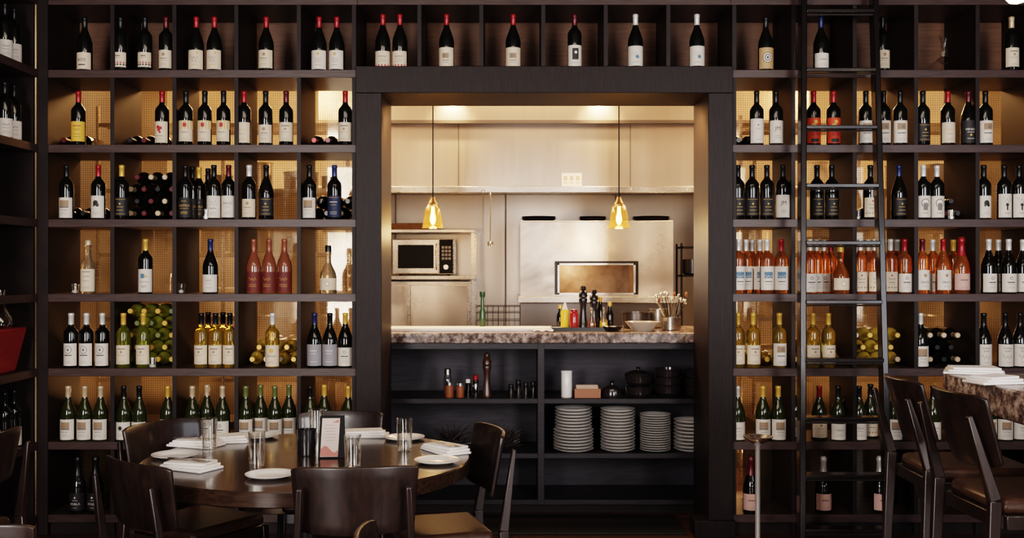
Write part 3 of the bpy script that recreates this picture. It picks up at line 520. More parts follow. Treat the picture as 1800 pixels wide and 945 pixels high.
for px,yy,h,w in ((1072,.86,.17,'dark sauce bottle'),(985,.88,.15,'dark vinegar bottle'),(1055,.9,.2,'tall dark oil bottle')):
    lathe_thing('sauce_bottle',f"{w} standing behind the condiment tray",'bottle',(PX(px,yy),yy,CZ),[('body',[(0,0),(.022,0),(.024,.004),(.024,h*.55),(.012,h*.75),(.011,h*.85),(0,h*.85)],GLASS['dark']),('cap',[(.013,h*.851),(.013,h),(0,h)],CAPM['gold'])])
lathe_thing('mixing_bowl','shallow black bowl left of the glass bowl on counter','bowl',(PX(1077,.6),.6,CZ),[('bowl',[(0,.003),(.03,0),(.04,0),(.062,.028),(.064,.03),(.058,.03),(.03,.008),(0,.008)],BLACKC)])
lathe_thing('glass_bowl','pale wide bowl on granite counter right of the tray','bowl',(PX(1130,.66),.66,CZ),[('bowl',[(0,.003),(.05,0),(.06,0),(.105,.05),(.11,.056),(.1,.056),(.055,.01),(0,.01)],M('frosted_bowl',(.42,.36,.3),.2,coat=.4))])
lathe_thing('steel_pan','dark steel bowl behind the pale wide bowl','bowl',(PX(1118,.95),.95,CZ),[('bowl',[(0,.003),(.08,0),(.085,.005),(.09,.1),(.094,.102),(.086,.102),(.08,.01),(0,.01)],STEELD)])
lathe_thing('steel_pan','small bright steel container behind the spoons','container',(PX(1158,.98),.98,CZ),[('body',[(0,.003),(.05,0),(.055,.005),(.058,.12),(.061,.122),(.054,.122),(.05,.01),(0,.01)],STEEL)])
uh=thing('utensil_holder','steel container bristling with spoons at right end of counter','utensil holder',(PX(1180,.72),.72,CZ))
MB().lathe([(0,.002),(.055,0),(.06,.005),(.062,.08),(.058,.08),(.055,.008),(0,.008)],24).build('body',STEEL,uh)
for k in range(13):
    a=k*2*PI/13; bx_,by_=.028*math.cos(a),.028*math.sin(a); tx,ty=bx_*3.2,by_*1.6; h=.15+.05*random.random()
    t=thing('tasting_spoon',f"steel spoon, {ORD[k]} clockwise in the utensil container",'spoon',(PX(1180,.72)+bx_*.5,.72+by_*.5,CZ+.0085),0,'spoons in the utensil container')
    MB().tube([(0,0,0),(tx*.8,ty*.8,h)],.0022,6).build('handle',CHROME if k%4 else BLACKM,t)
    MB().lathe([(0,-.018),(.007,-.012),(.01,0),(.007,.012),(0,.018)],10,(tx*.88,ty*.88,h+.016)).build('bowl',CHROME if k%5 else COPPER,t)
wb=MB(); wx=.14
for z in (.003,.05,.1,.14):
    wb.tube([(-wx,-.1,z),(wx,-.1,z),(wx,.1,z),(-wx,.1,z),(-wx,-.1,z)],.0025,5)
for i in range(9):
    xx=-wx+2*wx*i/8; wb.tube([(xx,-.1,.14),(xx,-.1,.003),(xx,.1,.003),(xx,.1,.14)],.0015,5)
tag(wb.build('wire_rack_basket',BLACKM,None,(PX(876,1.0),1.0,CZ)),'square steel wire basket on back of counter beneath hanging ladle','basket')
lathe_thing('green_bottle','slim green handled bottle standing left of wire basket','bottle',(PX(848,.86),.86,CZ),[('body',[(0,0),(.018,0),(.02,.004),(.02,.1),(.012,.13),(.01,.2),(0,.2)],GREEN),('cap',[(.016,.2002),(.018,.215),(.018,.235),(0,.236)],GREEN)])
nb=MB(); nb.grid(lambda u,v:(-.06+.12*u,-.04+.08*v,.004+.01*abs(math.sin(u*7+v*4))),12,8)
tag(nb.build('crumpled_napkin',CLOTH,None,(PX(955,.53),.53,CZ),solid=.003),'small crumpled cream napkin at front edge of granite counter','napkin')
# ---------------------------------------------------------------- kitchen
hd=thing('extraction_hood','long stainless steel extraction hood above the kitchen line','hood',(.3,2.85,0))
MB().box(-1.8,2.0,-.43,.43,2.1,2.6).build('canopy',STEELV,hd)
MB().box(-1.8,2.0,-.5,.43,2.6,3.24).build('upper_band',STEELV,hd,bevel=.003)
MB().box(-1.8,2.0,-.5,-.43,2.05,2.1).build('gutter_lip',STEEL,hd,bevel=.004)
MB().box(-1.8,2.0,-.515,-.5,2.585,2.61).build('seam',STEELD,hd)
for xx in (-.72,.62): MB().box(xx,xx+.006,-.434,-.43,2.1,2.585).build('panel_joint',STEELD,hd)
for xx in (-.9,-.45,.08,.62,1.05): MB().lathe([(0,0),(.008,0),(.008,.01),(0,.01)],10).build('bolt',CHROME,hd,(xx,-.512,2.075),(PI/2,0,0))
sg=thing('notice_card','small white notice with three tiny symbols on the hood','sign',(PX(1005,2.4),2.415,2.155))
MB().box(-.079,.079,-.002,.002,-.052,.052).build('card',CLOTH,sg)
for k in range(3):
    mb=MB(); n=18; x0=-.048+k*.048; mb.add([(x0+.014*math.cos(2*PI*i/n),-.0025,.012+.016*math.sin(2*PI*i/n)) for i in range(n)],[tuple(range(n))]); mb.cur=1
    mb.add([(x0+.008*math.cos(2*PI*i/n),-.0028,.012+.008*math.sin(2*PI*i/n)) for i in range(n)],[tuple(range(n))]); mb.cur=0
    mb.box(x0-.016,x0+.016,-.0028,-.0022,-.022,-.019); mb.box(x0-.012,x0+.012,-.0028,-.0022,-.03,-.028)
    mb.build('symbol',[INKM[INKN.index('n')],INKM[INKN.index('w')]],sg)
sw=thing('splashback','brushed steel splashback panels behind the kitchen line','wall panel',(.3,3.28,0))
for k in range(7):
    x=-3.2+k*.95; MB().box(x,x+.94,0,.018,0,2.1).build('panel',STEELW,sw,bevel=.002)
mt=thing('steel_worktable','stainless steel work unit with shelves carrying the microwave','work table',(-.9,2.98,0))
MB().box(-.45,.6,-.26,.28,1.375,1.405).build('shelf',STEEL,mt,bevel=.003)
MB().box(-.45,.6,-.26,.28,1.755,1.78).build('shelf',STEEL,mt,bevel=.003)
for xx in (-.44,.57):
    for yy in (-.25,.25): MB().box(xx,xx+.025,yy,yy+.025,0,1.755).build('leg',STEEL,mt)
MB().box(-.42,.55,-.22,.24,.3,1.36).build('cabinet_body',STEEL,mt,bevel=.003)
for k in range(2): MB().box(-.41+k*.485,.055+k*.485,-.235,-.2205,.95,1.33).build('door',STEELS,mt,bevel=.004)
mw=thing('microwave_oven','stainless microwave oven with black window on steel shelf','microwave',(PX(743,2.76),2.95,1.4055))
MB().box(-.25,.25,-.18,.2,.012,.3).build('body',STEEL,mw,bevel=.006)
MB().box(-.245,.13,-.2,-.181,.018,.294).build('door',STEEL,mw,bevel=.004)
MB().box(-.2,.09,-.203,-.2005,.06,.25).build('window',MATTE,mw)
MB().box(.135,.245,-.195,-.181,.018,.294).build('control_panel',MATTE,mw,bevel=.002)
for j in range(4):
    for i in range(3): MB().box(.155+i*.027,.175+i*.027,-.198,-.1955,.13+j*.03,.15+j*.03).build('button',STEELD,mw)
MB().lathe([(0,0),(.022,0),(.02,.015),(0,.015)],16).build('knob',CHROME,mw,(.19,-.196,.07),(PI/2,0,0))
MB().tube([(.112,-.205,.05),(.112,-.225,.07),(.112,-.225,.24),(.112,-.205,.26)],.006,8).build('handle',CHROME,mw)
for xx in (-.2,.2): MB().lathe([(0,0),(.015,0),(.015,.012),(0,.012)],10,(xx,0,0)).build('foot',BLACK,mw)
sk=MB()
for k in range(44):
    yy=random.uniform(-.08,.08); z=.006+.011*(k//9); x0=random.uniform(-.2,-.13); sk.tube([(x0,yy,z),(x0+random.uniform(.3,.38),yy+random.uniform(-.02,.02),z+.003)],.0045,5)
o=sk.build('firewood_sticks',TAN,None,(PX(725,2.85),2.9,1.7805)); tag(o,'heap of thin brown wooden sticks on shelf above microwave','sticks'); o['kind']='stuff'
# pizza oven
ov=thing('pizza_oven','large stainless steel deck pizza oven in middle of kitchen','oven',(PX(1049,2.4),2.4,0))
w=.595; z0,z1=1.25,1.825; ox0,ox1,oz0,oz1=-.305,.30,1.262,1.505
for q in ((-w,ox0,z0,z1),(ox1,w,z0,z1),(ox0,ox1,oz1,z1),(ox0,ox1,z0,oz0)): 
    MB().box(q[0],q[1],0,.03,q[2],q[3]).build('front_panel',STEELS,ov)
MB().box(-w,-w+.02,.03,.75,z0,z1).build('side_panel',STEEL,ov); MB().box(w-.02,w,.03,.75,z0,z1).build('side_panel',STEEL,ov)
MB().box(-w,w,0,.75,z1,z1+.012).build('top_panel',STEEL,ov,bevel=.003)
ch=MB(); ch.box(ox0-.03,ox1+.03,.6,.62,1.2,1.55); ch.box(ox0-.03,ox0-.01,.03,.6,1.2,1.55); ch.box(ox1+.01,ox1+.03,.03,.6,1.2,1.55); ch.box(ox0-.03,ox1+.03,.03,.6,1.51,1.55)
ch.build('baking_chamber',BRICK,ov); MB().box(ox0-.01,ox1+.01,.0305,.6,1.235,1.255).build('stone_deck',BRICK,ov)
tm=MB()
for q in ((ox0-.022,ox1+.022,oz1,oz1+.016),(ox0-.022,ox0-.002,oz0,oz1),(ox1+.002,ox1+.022,oz0,oz1)): tm.box(q[0],q[1],-.014,0,q[2],q[3])
tm.build('mouth_trim',BLACKM,ov)
ti=MB()
for q in ((ox0,ox1,oz1-.014,oz1),(ox0,ox0+.014,oz0,oz1),(ox1-.014,ox1,oz0,oz1),(ox0,ox1,oz0,oz0+.012)): ti.box(q[0],q[1],-.006,.01,q[2],q[3])
ti.build('inner_trim',CHROME,ov)
MB().box(-w-.02,w+.02,-.1,.75,1.2,1.249).build('ledge',STEEL,ov,bevel=.004)
MB().box(-w,w,-.02,.75,.1,1.199).build('base_cabinet',STEELD,ov,bevel=.004)
for xx in (-.5,.5): MB().box(xx-.03,xx+.03,.05,.7,0,.1).build('leg',BLACK,ov)
OT=z1+.0125
for px,r,w_ in ((947,.14,'left'),(1042,.11,'middle'),(1145,.15,'right')):
    lathe_thing('pizza_pan',f'flat black pizza pan, {w_} one on top of the steel oven','pan',(PX(px,2.56),2.58,OT),[('pan',[(0,.002),(r*.8,0),(r,.022),(r+.008,.024),(r*.95,.02),(r*.78,.005),(0,.005)],BLACKC),('stacked_pan',[(0,.0055),(r*.74,.0055),(r*.97,.034),(r*.99,.038),(r*.9,.032),(r*.7,.009),(0,.009)],BLACKC)],'black pans on the oven')
ld=thing('hanging_ladle','long thin steel ladle hanging from the hood lip','ladle',(PX(862,2.33),2.34,1.63))
MB().tube([(0,0,.04),(0,0,.40),(0,.01,.42),(0,.012,.41)],.0055,6).build('handle',CHROME,ld)
MB().lathe([(0,-.0),(.014,.003),(.022,.02),(.022,.04),(.019,.04),(0,.006)],14).build('bowl',CHROME,ld)
ld=thing('hanging_skewer','thin steel skewer hanging left of the ladle','skewer',(PX(849,2.33),2.34,1.73))
MB().tube([(0,0,0),(0,0,.32)],[.001,.004],6).build('rod',STEELD,ld); MB().tube([(.012*math.cos(i*PI/6),0,.332+.012*math.sin(i*PI/6)) for i in range(13)],.002,5).build('ring',STEELD,ld)
kb=thing('black_wall_rack','black rack with pans beside the oven at right','rack',(PX(1212,2.3),2.4,0))
MB().box(-.06,.35,-.05,.2,1.62,1.635).build('shelf',BLACKM,kb); MB().box(-.06,.35,-.05,.2,1.4,1.415).build('shelf',BLACKM,kb)
for xx in (-.06,.335):
    MB().box(xx,xx+.015,-.05,-.035,0,1.66).build('post',BLACKM,kb); MB().box(xx,xx+.015,.185,.2,0,1.66).build('post',BLACKM,kb)
MB().lathe([(0,0),(.07,0),(.085,.01),(.09,.12),(.08,.12),(0,.01)],20,(.06,.07,1.4155)).build('pot',BLACKC,kb)
# kitchen racks seen through the mesh glass, plus added light-blocking boxes
def rackp(x,label,seed):
    random.seed(seed)
    t=thing('wire_storage_rack',label,'storage rack',(x,1.15,0))
    for xx in (-.8,0,.8):
        for yy in (-.2,.2): MB().lathe([(0,0),(.013,0),(.013,2.5),(0,2.5)],10,(xx,yy,0)).build('post',STEEL,t)
    Z=(.75,1.14,1.55,1.96,2.38)
    for z in Z: 
        mb=MB(); mb.box(-.8,.8,-.21,-.2,z-.012,z+.012); mb.box(-.8,.8,.2,.21,z-.012,z+.012)
        for yy in (-.12,-.04,.04,.12): mb.box(-.8,.8,yy-.004,yy+.004,z-.004,z+.004)
        mb.build('shelf',STEELD,t)
    for zi,z in enumerate(Z[:4]):
        for k,xx in enumerate((-.62,-.34,-.08,.2,.46,.68)):
            if random.random()<.2: continue
            r=random.uniform(.07,.115); h=random.uniform(.08,.22)
            lathe_thing('storage_pot',f"kitchen vessel, {ORD[k]} from left on {ORD[zi]} level of {label.split()[0]} storage rack",'pot',(x+xx,1.15,z+.0125),[('body',[(0,0),(r*.9,0),(r,.01),(r,h),(r+.008,h+.003),(r-.004,h),(r-.006,.012),(0,.008)],random.choice([STEEL,STEELD,STEEL,WHITEC,BLACKC]))],'vessels on the storage racks')
rackp(-1.85,'left wire storage rack glimpsed through the mesh-backed wine shelves',3)
rackp(2.35,'right wire storage rack glimpsed through mesh behind the ladder',5)
for x,w in ((-1.8,'left'),(2.3,'right')):  # solid boxes added to keep light off the lower shelf rows
    t=thing('low_light_blocker',f'added low steel refrigerator behind the {w} wine shelving','light_blocker',(x,.7,0))
    MB().box(-.85,.85,-.2,.12,.0,.55).build('body',STEELD,t,bevel=.005)
    for k in range(3): MB().box(-.84+k*.565,-.29+k*.565,-.215,-.2005,.05,.5).build('door',STEELD,t,bevel=.003)
for x,hw,w in ((-1.72,.2,'left wine shelving, centre'),(-2.6,.13,'left wine shelving, far end'),(-1.2,.1,'left wine shelving, nearest the pass'),(2.55,.2,'right wine shelving, centre'),(1.72,.11,'right wine shelving, nearest the pass'),(3.25,.14,'right wine shelving, far end')):  # slabs added as dark vertical strips that also block kitchen light
    t=thing('dark_strip_blocker',f'added tall dark steel slab making a dark strip behind {w}','light blocker',(x,2.2,0))
    MB().box(-hw,hw,-.25,.25,0,2.02).build('body',STEELD,t,bevel=.006)
    MB().tube([(hw-.03,-.26,1.0),(hw-.03,-.29,1.02),(hw-.03,-.29,1.4),(hw-.03,-.26,1.42)],.008,8).build('handle',CHROME,t)
random.seed(11)
def pendant(px,label):
    y=.95; t=thing('pendant_lamp',label,'pendant lamp',(PX(px,y),y,1.72),0,'pendant lamps over the pass')
    MB().tube([(0,0,.2),(0,0,1.53)],.0045,6).build('cord',BLACK,t)
    MB().lathe([(0,.2),(.012,.2),(.016,.185),(.024,.17),(.032,.155),(.032,.14),(0,.14)],20).build('socket',BRASS,t)
    MB().lathe([(.033,.152),(.045,.14),(.054,.1),(.064,.03),(.07,0),(.068,0),(.062,.03),(.052,.1),(.043,.137),(.03,.149)],28).build('shade',AMBERG,t)
    MB().lathe([(0,.02),(.009,.026),(.018,.05),(.018,.07),(.011,.1),(.01,.139),(0,.139)],16).build('bulb',BULB,t)
    l=bpy.data.lights.new('pendant_light','POINT'); l.energy=7; l.color=(1,.58,.24); l.shadow_soft_size=.03
    o=bpy.data.objects.new('bulb_light',l); C.objects.link(o); o.parent=t; o.location=(0,0,-.03)
pendant(761,'left amber glass pendant lamp hanging in the kitchen pass')
pendant(1088,'right amber glass pendant lamp hanging in front of the oven')
gl=thing('globe_lamp','glowing white globe lamp cut by the top right corner','pendant lamp',(2.165,-1.26,2.65))
MB().lathe([(0,-.055),(.03,-.046),(.05,-.022),(.055,0),(.05,.022),(.03,.046),(0,.055)],24).build('globe',GLOBE,gl)
MB().tube([(0,0,.05),(0,0,.6)],.004,6).build('cord',BLACK,gl)
# ---------------------------------------------------------------- ladder
ly=lambda z:-.45+.35*z/3
lx0=lambda z:1.464+(1.569-1.464)*z/3; lx1=lambda z:1.907+(1.95-1.907)*z/3
lad=thing('rolling_ladder','black wooden library ladder leaning against the right wine shelves','ladder',(1.7,-.4,0))
o_=Vector((1.7,-.4,0))
for fx in (lx0,lx1): MB().bar(Vector((fx(.0),ly(0),.0))-o_,Vector((fx(3.24),ly(3.24),3.24))-o_,.032,.07).build('rail',LADW,lad,bevel=.005)
for py in (22,125,225,327,427,530,632,735,835,930):
    z=1.5
    for _ in range(12): z=EYE-(py-472.5)*(D0+ly(z))/F
    y=ly(z); MB().box(lx0(z)+.01-o_.x,lx1(z)-.01-o_.x,y-.045-o_.y,y+.04-o_.y,z-.011,z+.011).build('tread',LADW,lad,bevel=.004)
    MB().tube([(lx0(z)-o_.x,y-.03-o_.y,z-.018),(lx1(z)-o_.x,y-.03-o_.y,z-.018)],.005,6).build('tie_rod',STEELD,lad)
# ---------------------------------------------------------------- chairs
def chair(label,bx_,d,f,H=.84,seatz=.48,bh=.20,bw=.39,name='dining_chair',cat='chair',group='dining chairs',stool=False):
    f=Vector((f[0],f[1])).normalized(); cx=bx_+f.x*.2; cy=d-D0+f.y*.2
    t=thing(name,label,cat,(cx,cy,0),math.atan2(f.y,f.x)-PI/2,group)
    MB().hexa([(-.175,-.18,seatz-.045),(.175,-.18,seatz-.045),(.19,.19,seatz-.045),(-.19,.19,seatz-.045)],[(-.17,-.17,seatz),(.17,-.17,seatz),(.185,.185,seatz),(-.185,.185,seatz)]).build('seat',LEATHER,t,bevel=.018)
    fr=MB(); 
    for q in ((-.185,.185,.165,.185),(-.175,.175,-.19,-.17),(-.19,-.17,-.17,.17),(.17,.19,-.17,.17)): fr.box(q[0],q[1],q[2],q[3],seatz-.09,seatz-.0455)
    fr.build('seat_frame',CHAIRW,t,bevel=.003)
    lean=.06 if not stool else .09
    def by(z): return -.19-lean*max(0,(z-seatz))/(H-seatz)
    for s in(-1,1):
        MB().bar((s*.185,.175,seatz-.046),(s*.195,.2,0),.034,.036,.02,.022).build('leg',CHAIRW,t,bevel=.004)
        lg=MB(); xt=s*.165
        lg.bar((s*.19,-.24,0),(s*.182,-.205,seatz),.022,.024,.028,.038); lg.bar((s*.182,-.205,seatz-.002),(xt,by(H-.06)-.012,H-.06),.028,.038,.018,.016)
        lg.build('leg',CHAIRW,t,bevel=.004)
    def fn(u,v):
        x=(u*2-1); w_=bw/2*(1-.07*(1-v)); z=H-bh+bh*v
        z-=(v-.5)*2*.010*abs(x)**8
        z+= -.008*(1-v)*(1-x*x)
        return (x*w_, by(z)+.008+.045*x*x, z)
    MB().grid(fn,18,6).build('backrest',CHAIRW,t,solid=.014,bevel=.004)
    if stool:
        MB().bar((-.18,.185,.28),(.18,.185,.28),.03,.022).build('footrest',BLACKM,t)
        for s in(-1,1): MB().bar((s*.187,-.2,.3),(s*.187,.17,.3),.018,.026).build('stretcher',CHAIRW,t)
    else:
        for s in(-1,1): MB().bar((s*.185,-.2,.2),(s*.188,.175,.2),.016,.025).build('stretcher',CHAIRW,t)
    return t
chair('dark wood dining chair with its back to camera at round table front',-.485,3.24,(-.1,.99),.855,bh=.21)
chair('dark dining chair turned to the left front of the round table',-1.21,3.38,(.64,.77),.845,bh=.21)
chair('dining chair with shiny dark back and leather seat behind table left',-1.42,4.26,(.85,-.52))
chair('dining chair on right of round table with brown leather seat',-.09,4.1,(-.957,-.29),bh=.24)
chair('dining chair on the far side of round table facing camera',-.78,4.78,(0,-1),.81)
chair('dining chair whose top edge peeks up at bottom centre',-.33,2.5,(1,.15),.825)
chair('nearest dining chair cut off at the bottom left corner',-1.36,2.6,(.2,.98))
chair('dining chair cut by the left edge facing the side shelving',-2.0,4.0,(-1,.2))
chair('far high bar chair with curved dark back at granite table',1.445,3.80,(1,0),1.07,.77,.22,.34,'bar_chair','bar chair','bar chairs',True)
chair('near high bar chair with brown leather seat at granite table',1.435,3.31,(1,.05),1.08,.77,.22,.35,'bar_chair','bar chair','bar chairs',True)
# ---------------------------------------------------------------- round table
TX,TY=-.768,3.95-D0
rt=thing('round_dining_table','round dark wood dining table set for guests','table',(TX,TY,0))
MB().lathe([(0,.695),(.6,.695),(.61,.7),(.61,.745),(.605,.75),(0,.75)],72).build('tabletop',TABLEW,rt)
MB().lathe([(0,.02),(.05,.02),(.05,.66),(.16,.694),(0,.694)],24).build('pedestal',BLACKM,rt)
MB().lathe([(0,0),(.28,0),(.28,.012),(.06,.03),(0,.03)],32).build('base',BLACKM,rt)
TT=.7503
def pl(px,py,r,label,grp='side plates on the round table',z=TT):
    x,y=onplane(px,py,z); o=inst('side_plate',plate_mesh(r,.014),None,(x,y,z)); tag(o,label,'plate',grp)
pl(308,803,.088,'white side plate at far left of the round table')
pl(475,838,.085,'white side plate nearest the camera on round table')
pl(455,769,.082,'white side plate behind left water glass near table back')
pl(711,772,.085,'white side plate under the rightmost water glass area')
pl(768,813,.083,'white side plate at right front of round table')
def napkin(px,py,rot,label,z=TT,wd=.2,dp=.12):
    x,y=onplane(px,py,z); t=thing('folded_napkin',label,'napkin',(x,y,z),rot,'folded napkins')
    mb=MB()
    for k in range(3):
        m=Matrix.Rotation(.12*(k-1),4,'Z'); s=1-.1*k; h=.009
        mb.hexa([m@Vector((-wd/2*s,-dp/2*s,h*k)),m@Vector((wd/2*s,-dp/2*s,h*k)),m@Vector((wd/2*s,dp/2*s,h*k)),m@Vector((-wd/2*s,dp/2*s,h*k))],
                [m@Vector((-wd/2*s,-dp/2*s,h*k+h+.0005)),m@Vector((wd/2*s,-dp/2*s,h*k+h+.0002)),m@Vector((wd/2*s,dp/2*s,h*k+h+.0005)),m@Vector((-wd/2*s,dp/2*s,h*k+h+.0005))])
    mb.build('cloth',CLOTH,t,bevel=.003)
    return x,y
def cutlery(x,y,z,rot,kind,label):
    t=thing(kind,label,kind,(x,y,z),rot,'cutlery on napkins')
    MB().bar((-.1,0,.002),(0,0,.003),.012,.003,.006,.003).build('handle',CHROME,t,bevel=.001)
    if kind=='knife': MB().bar((0,0,.003),(.1,0,.002),.016,.0015,.006,.0012).build('blade',CHROME,t)
    else:
        MB().bar((0,0,.003),(.045,0,.003),.006,.003,.022,.002).build('head',CHROME,t)
        for k in range(4): MB().bar((.045,-.009+.006*k,.003),(.085,-.009+.006*k,.005),.003,.0015).build('tine',CHROME,t)
for px,py,rot,w in ((335,823,-.35,'at left front of round table'),(345,783,-.25,'at left back of round table'),(392,776,.35,'behind the left water glasses'),(783,793,-.9,'at right side of round table'),(640,766,.1,'behind the menu card on table')):
    x,y=napkin(px,py,rot,'white folded napkin '+w)
    if w!='behind the menu card on table' and w!='behind the left water glasses':
        cutlery(x,y+.012,TT+.028,rot,'knife','steel knife on the napkin '+w); cutlery(x,y-.015,TT+.028,rot,'fork','steel fork on the napkin '+w)
def wglass(px,py,h,label,z=TT,r=.031):
    x,y=onplane(px,py,z); t=thing('water_glass',label,'glass',(x,y,z),0,'water glasses')
    MB().lathe([(0,.0),(r*.86,0),(r*.88,.004),(r,h),(r*.94,h),(r*.8,.014),(0,.012)],24).build('glass',CLEAR,t)
wglass(451,820,.125,'water glass at left front of round table')
wglass(368,793,.13,'water glass at left back of round table')
wglass(620,820,.115,'water glass right of the menu card')
wglass(711,793,.13,'water glass by plate at right back of table')
wglass(556,765,.11,'dim glass behind the menu card holder')
x,y=onplane(539,800,TT)
lathe_thing('candle_holder','dark textured glass candle holder left of menu card','candle holder',(x,y,TT),[('cup',[(0,0),(.034,0),(.036,.01),(.034,.03),(.037,.05),(.035,.07),(.038,.1),(.034,.1),(.03,.02),(0,.01)],BLACKC),('candle',[(0,.0105),(.027,.0105),(.027,.05),(0,.05)],CLOTH)])
x,y=onplane(583,804,TT)
mc=thing('menu_card_holder','black menu stand with pale pink-patterned card on round table','menu card',(x,y,TT),.08)
MB().hexa([(-.050,-.012,0),(.048,-.012,0),(.048,.05,0),(-.050,.05,0)],[(-.044,.022,.155),(.046,.022,.155),(.046,.03,.155),(-.044,.03,.155)]).build('stand',MATTE,mc,bevel=.002)
sl=.034/.155
cm=MB(); cm.hexa([(-.042,-.0115,.006),(.024,-.0115,.006),(.024,-.0135,.006),(-.042,-.0135,.006)][::-1],[(-.036,-.0115+sl*.14,.146),(.030,-.0115+sl*.14,.146),(.030,-.0135+sl*.14,.146),(-.036,-.0135+sl*.14,.146)][::-1]); cm.build('card',M('pink_card',(.38,.31,.28),.6),mc)
pm=MB()
def cardpt(x,z): return (x,-.0148+sl*(z-.006),z)
pm.cur=0; pm.grid(lambda u,v:cardpt(-.0405+.064*u,.008+(.026+.012*math.sin(u*6))*v),12,3)
pm.cur=1
for k,wd in enumerate((.02,.024,.018,.022,.022,.016)): pm.grid(lambda u,v,k=k,wd=wd:cardpt(-.006+(u*2-1)*wd,.12-.011*k+.0015*v),1,1)
pm.cur=0; pm.grid(lambda u,v:cardpt(.002+.024*u,.13+(.012*u)*v),6,2)
pm.build('print',[M('card_pink',(.30,.10,.08),.6),INKM[1]],mc)
# ---------------------------------------------------------------- high granite table
ht=thing('high_granite_table','high table with thick speckled granite top at right edge','table',(2.3,-2.6,0))
MB().box(-.6,.7,-1.2,.98,.94,1.05).build('tabletop',GRANITE,ht,bevel=.006)
MB().box(-.2,.3,-.9,.7,0,.939).build('base',WOODV,ht,bevel=.004)
HT=1.0503
napkin(1712,656,-.3,'white folded napkin at the far end of granite table',HT,.22,.14)
o=inst('side_plate',plate_mesh(.1,.014),None,(1.98,-2.15,HT)); tag(o,'white plate with napkin on the high granite table','plate')
napkin(1748,673,.35,'white folded napkin nearer on the high granite table',HT,.18,.12)
t=thing('water_glass','clear water glass on granite table at right edge','glass',(2.04,-1.98,HT)); MB().lathe([(0,0),(.027,0),(.03,.004),(.033,.12),(.031,.12),(.026,.014),(0,.012)],24).build('glass',CLEAR,t)
st=thing('wine_bucket_stand','slim chrome stand with small dish top before right shelves','stand',(PX(1332,-.9),-.9,0))
MB().lathe([(0,0),(.13,0),(.13,.008),(.02,.025),(0,.025)],28).build('base',CHROME,st)
MB().lathe([(0,.0252),(.012,.0252),(.012,.64),(.022,.655),(0,.655)],14).build('pole',M('satin_steel',(.7,.68,.65),.35,.7),st)
MB().lathe([(0,.6552),(.03,.656),(.05,.668),(.068,.682),(.07,.686),(.062,.684),(.045,.672),(0,.665)],24).build('dish',CHROME,st)
t=thing('red_cloth_basket','red cloth-covered basket on the left side-wall shelf','basket',(-2.69,-.27,top(5)))
MB().hexa([(-.04,-.12,0),(.045,-.12,0),(.045,.1,0),(-.04,.1,0)],[(-.06,-.17,.235),(.085,-.17,.235),(.085,.15,.235),(-.06,.15,.235)]).build('cloth_body',REDC,t,bevel=.01)
t=thing('glass_carafe','clear glass carafe standing on the red basket','carafe',(-2.665,-.3,top(5)+.2355))
MB().lathe([(0,.002),(.045,0),(.06,.02),(.055,.06),(.025,.11),(.018,.15),(.03,.2),(.028,.2),(.015,.15),(.02,.11),(.05,.06),(0,.01)],24).build('body',CLEAR,t)
# ---------------------------------------------------------------- lights
def area(name,loc,target,sx,sy,e,col,spread=PI):
    l=bpy.data.lights.new(name,'AREA'); l.shape='RECTANGLE'; l.size=sx; l.size_y=sy; l.energy=e; l.color=col; l.spread=spread
    o=bpy.data.objects.new(name,l); C.objects.link(o); o.location=loc
    o.rotation_euler=(Vector(target)-Vector(loc)).to_track_quat('-Z','Y').to_euler(); return o
area('window_light_a',(-2.3,-7.6,2.0),(-.3,0,1.4),1.1,2.6,290,(1,.93,.9))
area('window_light_b',(2.6,-7.6,2.0),(.3,0,1.4),1.1,2.6,250,(1,.93,.9))
area('dining_soft',(0,-3.2,3.2),(0,-2.2,0),3.6,1.6,66,(1,.82,.66))
area('side_area_light',(3.6,-4.2,1.8),(0,-2,.9),1.4,1.8,46,(.85,.9,1))  # cool area light aimed in from the right
W=(1,.62,.32)
WK=(1,.64,.34)
area('kitchen_left',(-1.9,1.9,3.1),(-1.8,1.2,1.5),1.6,.5,150,WK)
area('kitchen_right',(2.5,1.9,3.1),(2.4,1.2,1.5),1.6,.5,150,WK)
area('kitchen_back_left',(-2.1,1.7,2.9),(-2.2,3.3,1.5),1.3,.3,70,WK)
area('kitchen_back_right',(2.9,1.7,2.9),(3.0,3.3,1.5),1.3,.3,70,WK)
area('shelf_downlight_left',(-1.72,.62,3.0),(-1.72,.5,0),1.7,.06,26,WK)
area('shelf_downlight_right',(2.3,.62,3.0),(2.3,.5,0),1.9,.06,26,WK)
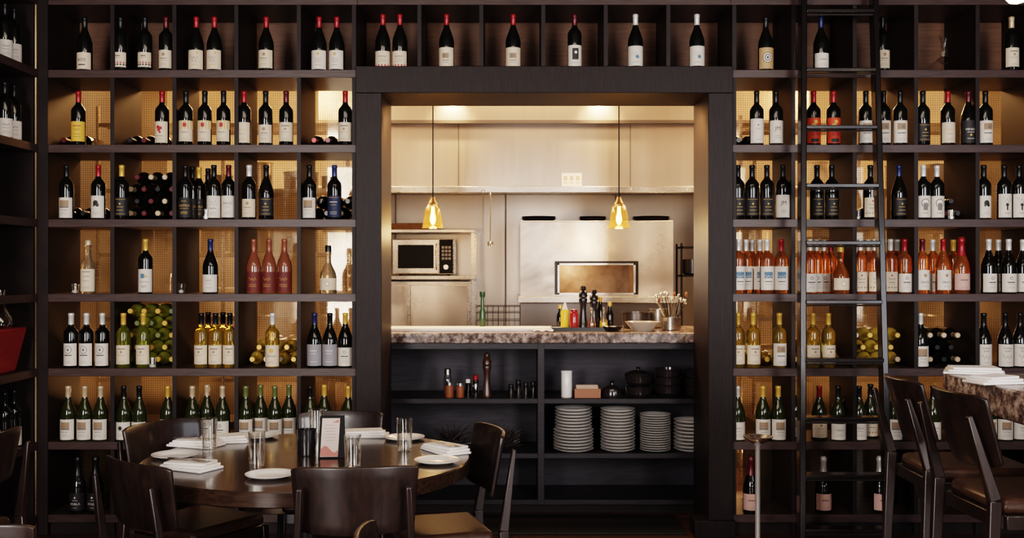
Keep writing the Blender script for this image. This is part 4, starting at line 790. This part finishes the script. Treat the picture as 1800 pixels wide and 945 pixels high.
area('added_underside_fill_left',(-1.75,1.6,.25),(-1.75,.35,2.3),1.6,.25,75,WK)  # unseen pair added to throw a warm glow up onto shelf undersides
area('added_underside_fill_right',(2.35,1.6,.25),(2.35,.35,2.3),1.6,.25,75,WK)
area('kitchen_mid',(.2,1.2,3.1),(.2,2.6,1.3),1.8,.3,22,W)
area('kitchen_counter',(.2,1.0,2.9),(.2,.75,1.0),1.4,.2,14,(1,.72,.45))
def spot(x,y,z,tgt,e,ang,col=W,ss=.04,bl=.7):
    l=bpy.data.lights.new('hood_reveal_spot','SPOT'); l.energy=e; l.spot_size=ang; l.spot_blend=bl; l.color=col; l.shadow_soft_size=ss
    o=bpy.data.objects.new('hood_reveal_spot',l); C.objects.link(o); o.location=(x,y,z); o.rotation_euler=(Vector(tgt)-Vector((x,y,z))).to_track_quat('-Z','Y').to_euler()
for x in (-.47,.68):
    spot(x,2.19,2.80,(x,2.38,2.52),70,1.7,(1,.6,.28),.02,1)
    spot(x,1.95,2.9,(x,2.42,2.16),60,.40,(1,.58,.24),.05,1)
l=bpy.data.lights.new('oven_glow','POINT'); l.energy=3.5; l.color=(1,.72,.46); l.shadow_soft_size=.02
o=bpy.data.objects.new('oven_glow',l); C.objects.link(o); o.location=(PX(1010,2.4),2.85,1.46)
for x,tx in ((-.45,-.74),(.82,1.1)): spot(x,.28,2.39,(tx,.25,2.1),34,1.6,(1,.5,.18))  # unseen spots added to wash the pass frame's inner sides amber
w=bpy.data.worlds.new('world'); bpy.context.scene.world=w; w.use_nodes=True
w.node_tree.nodes['Background'].inputs[0].default_value=(.6,.55,.6,1); w.node_tree.nodes['Background'].inputs[1].default_value=.07
vs=bpy.context.scene.view_settings
try: vs.view_transform='Filmic'
except Exception: pass
for lk in ('High Contrast','Filmic - High Contrast'):
    try: vs.look=lk; break
    except Exception: pass
cam=bpy.data.cameras.new('camera'); co=bpy.data.objects.new('camera',cam); C.objects.link(co)
cam.sensor_width=36; cam.lens=36*F/1800; co.location=(0,-D0,EYE); co.rotation_euler=(PI/2,0,0); cam.clip_start=.05
bpy.context.scene.camera=co
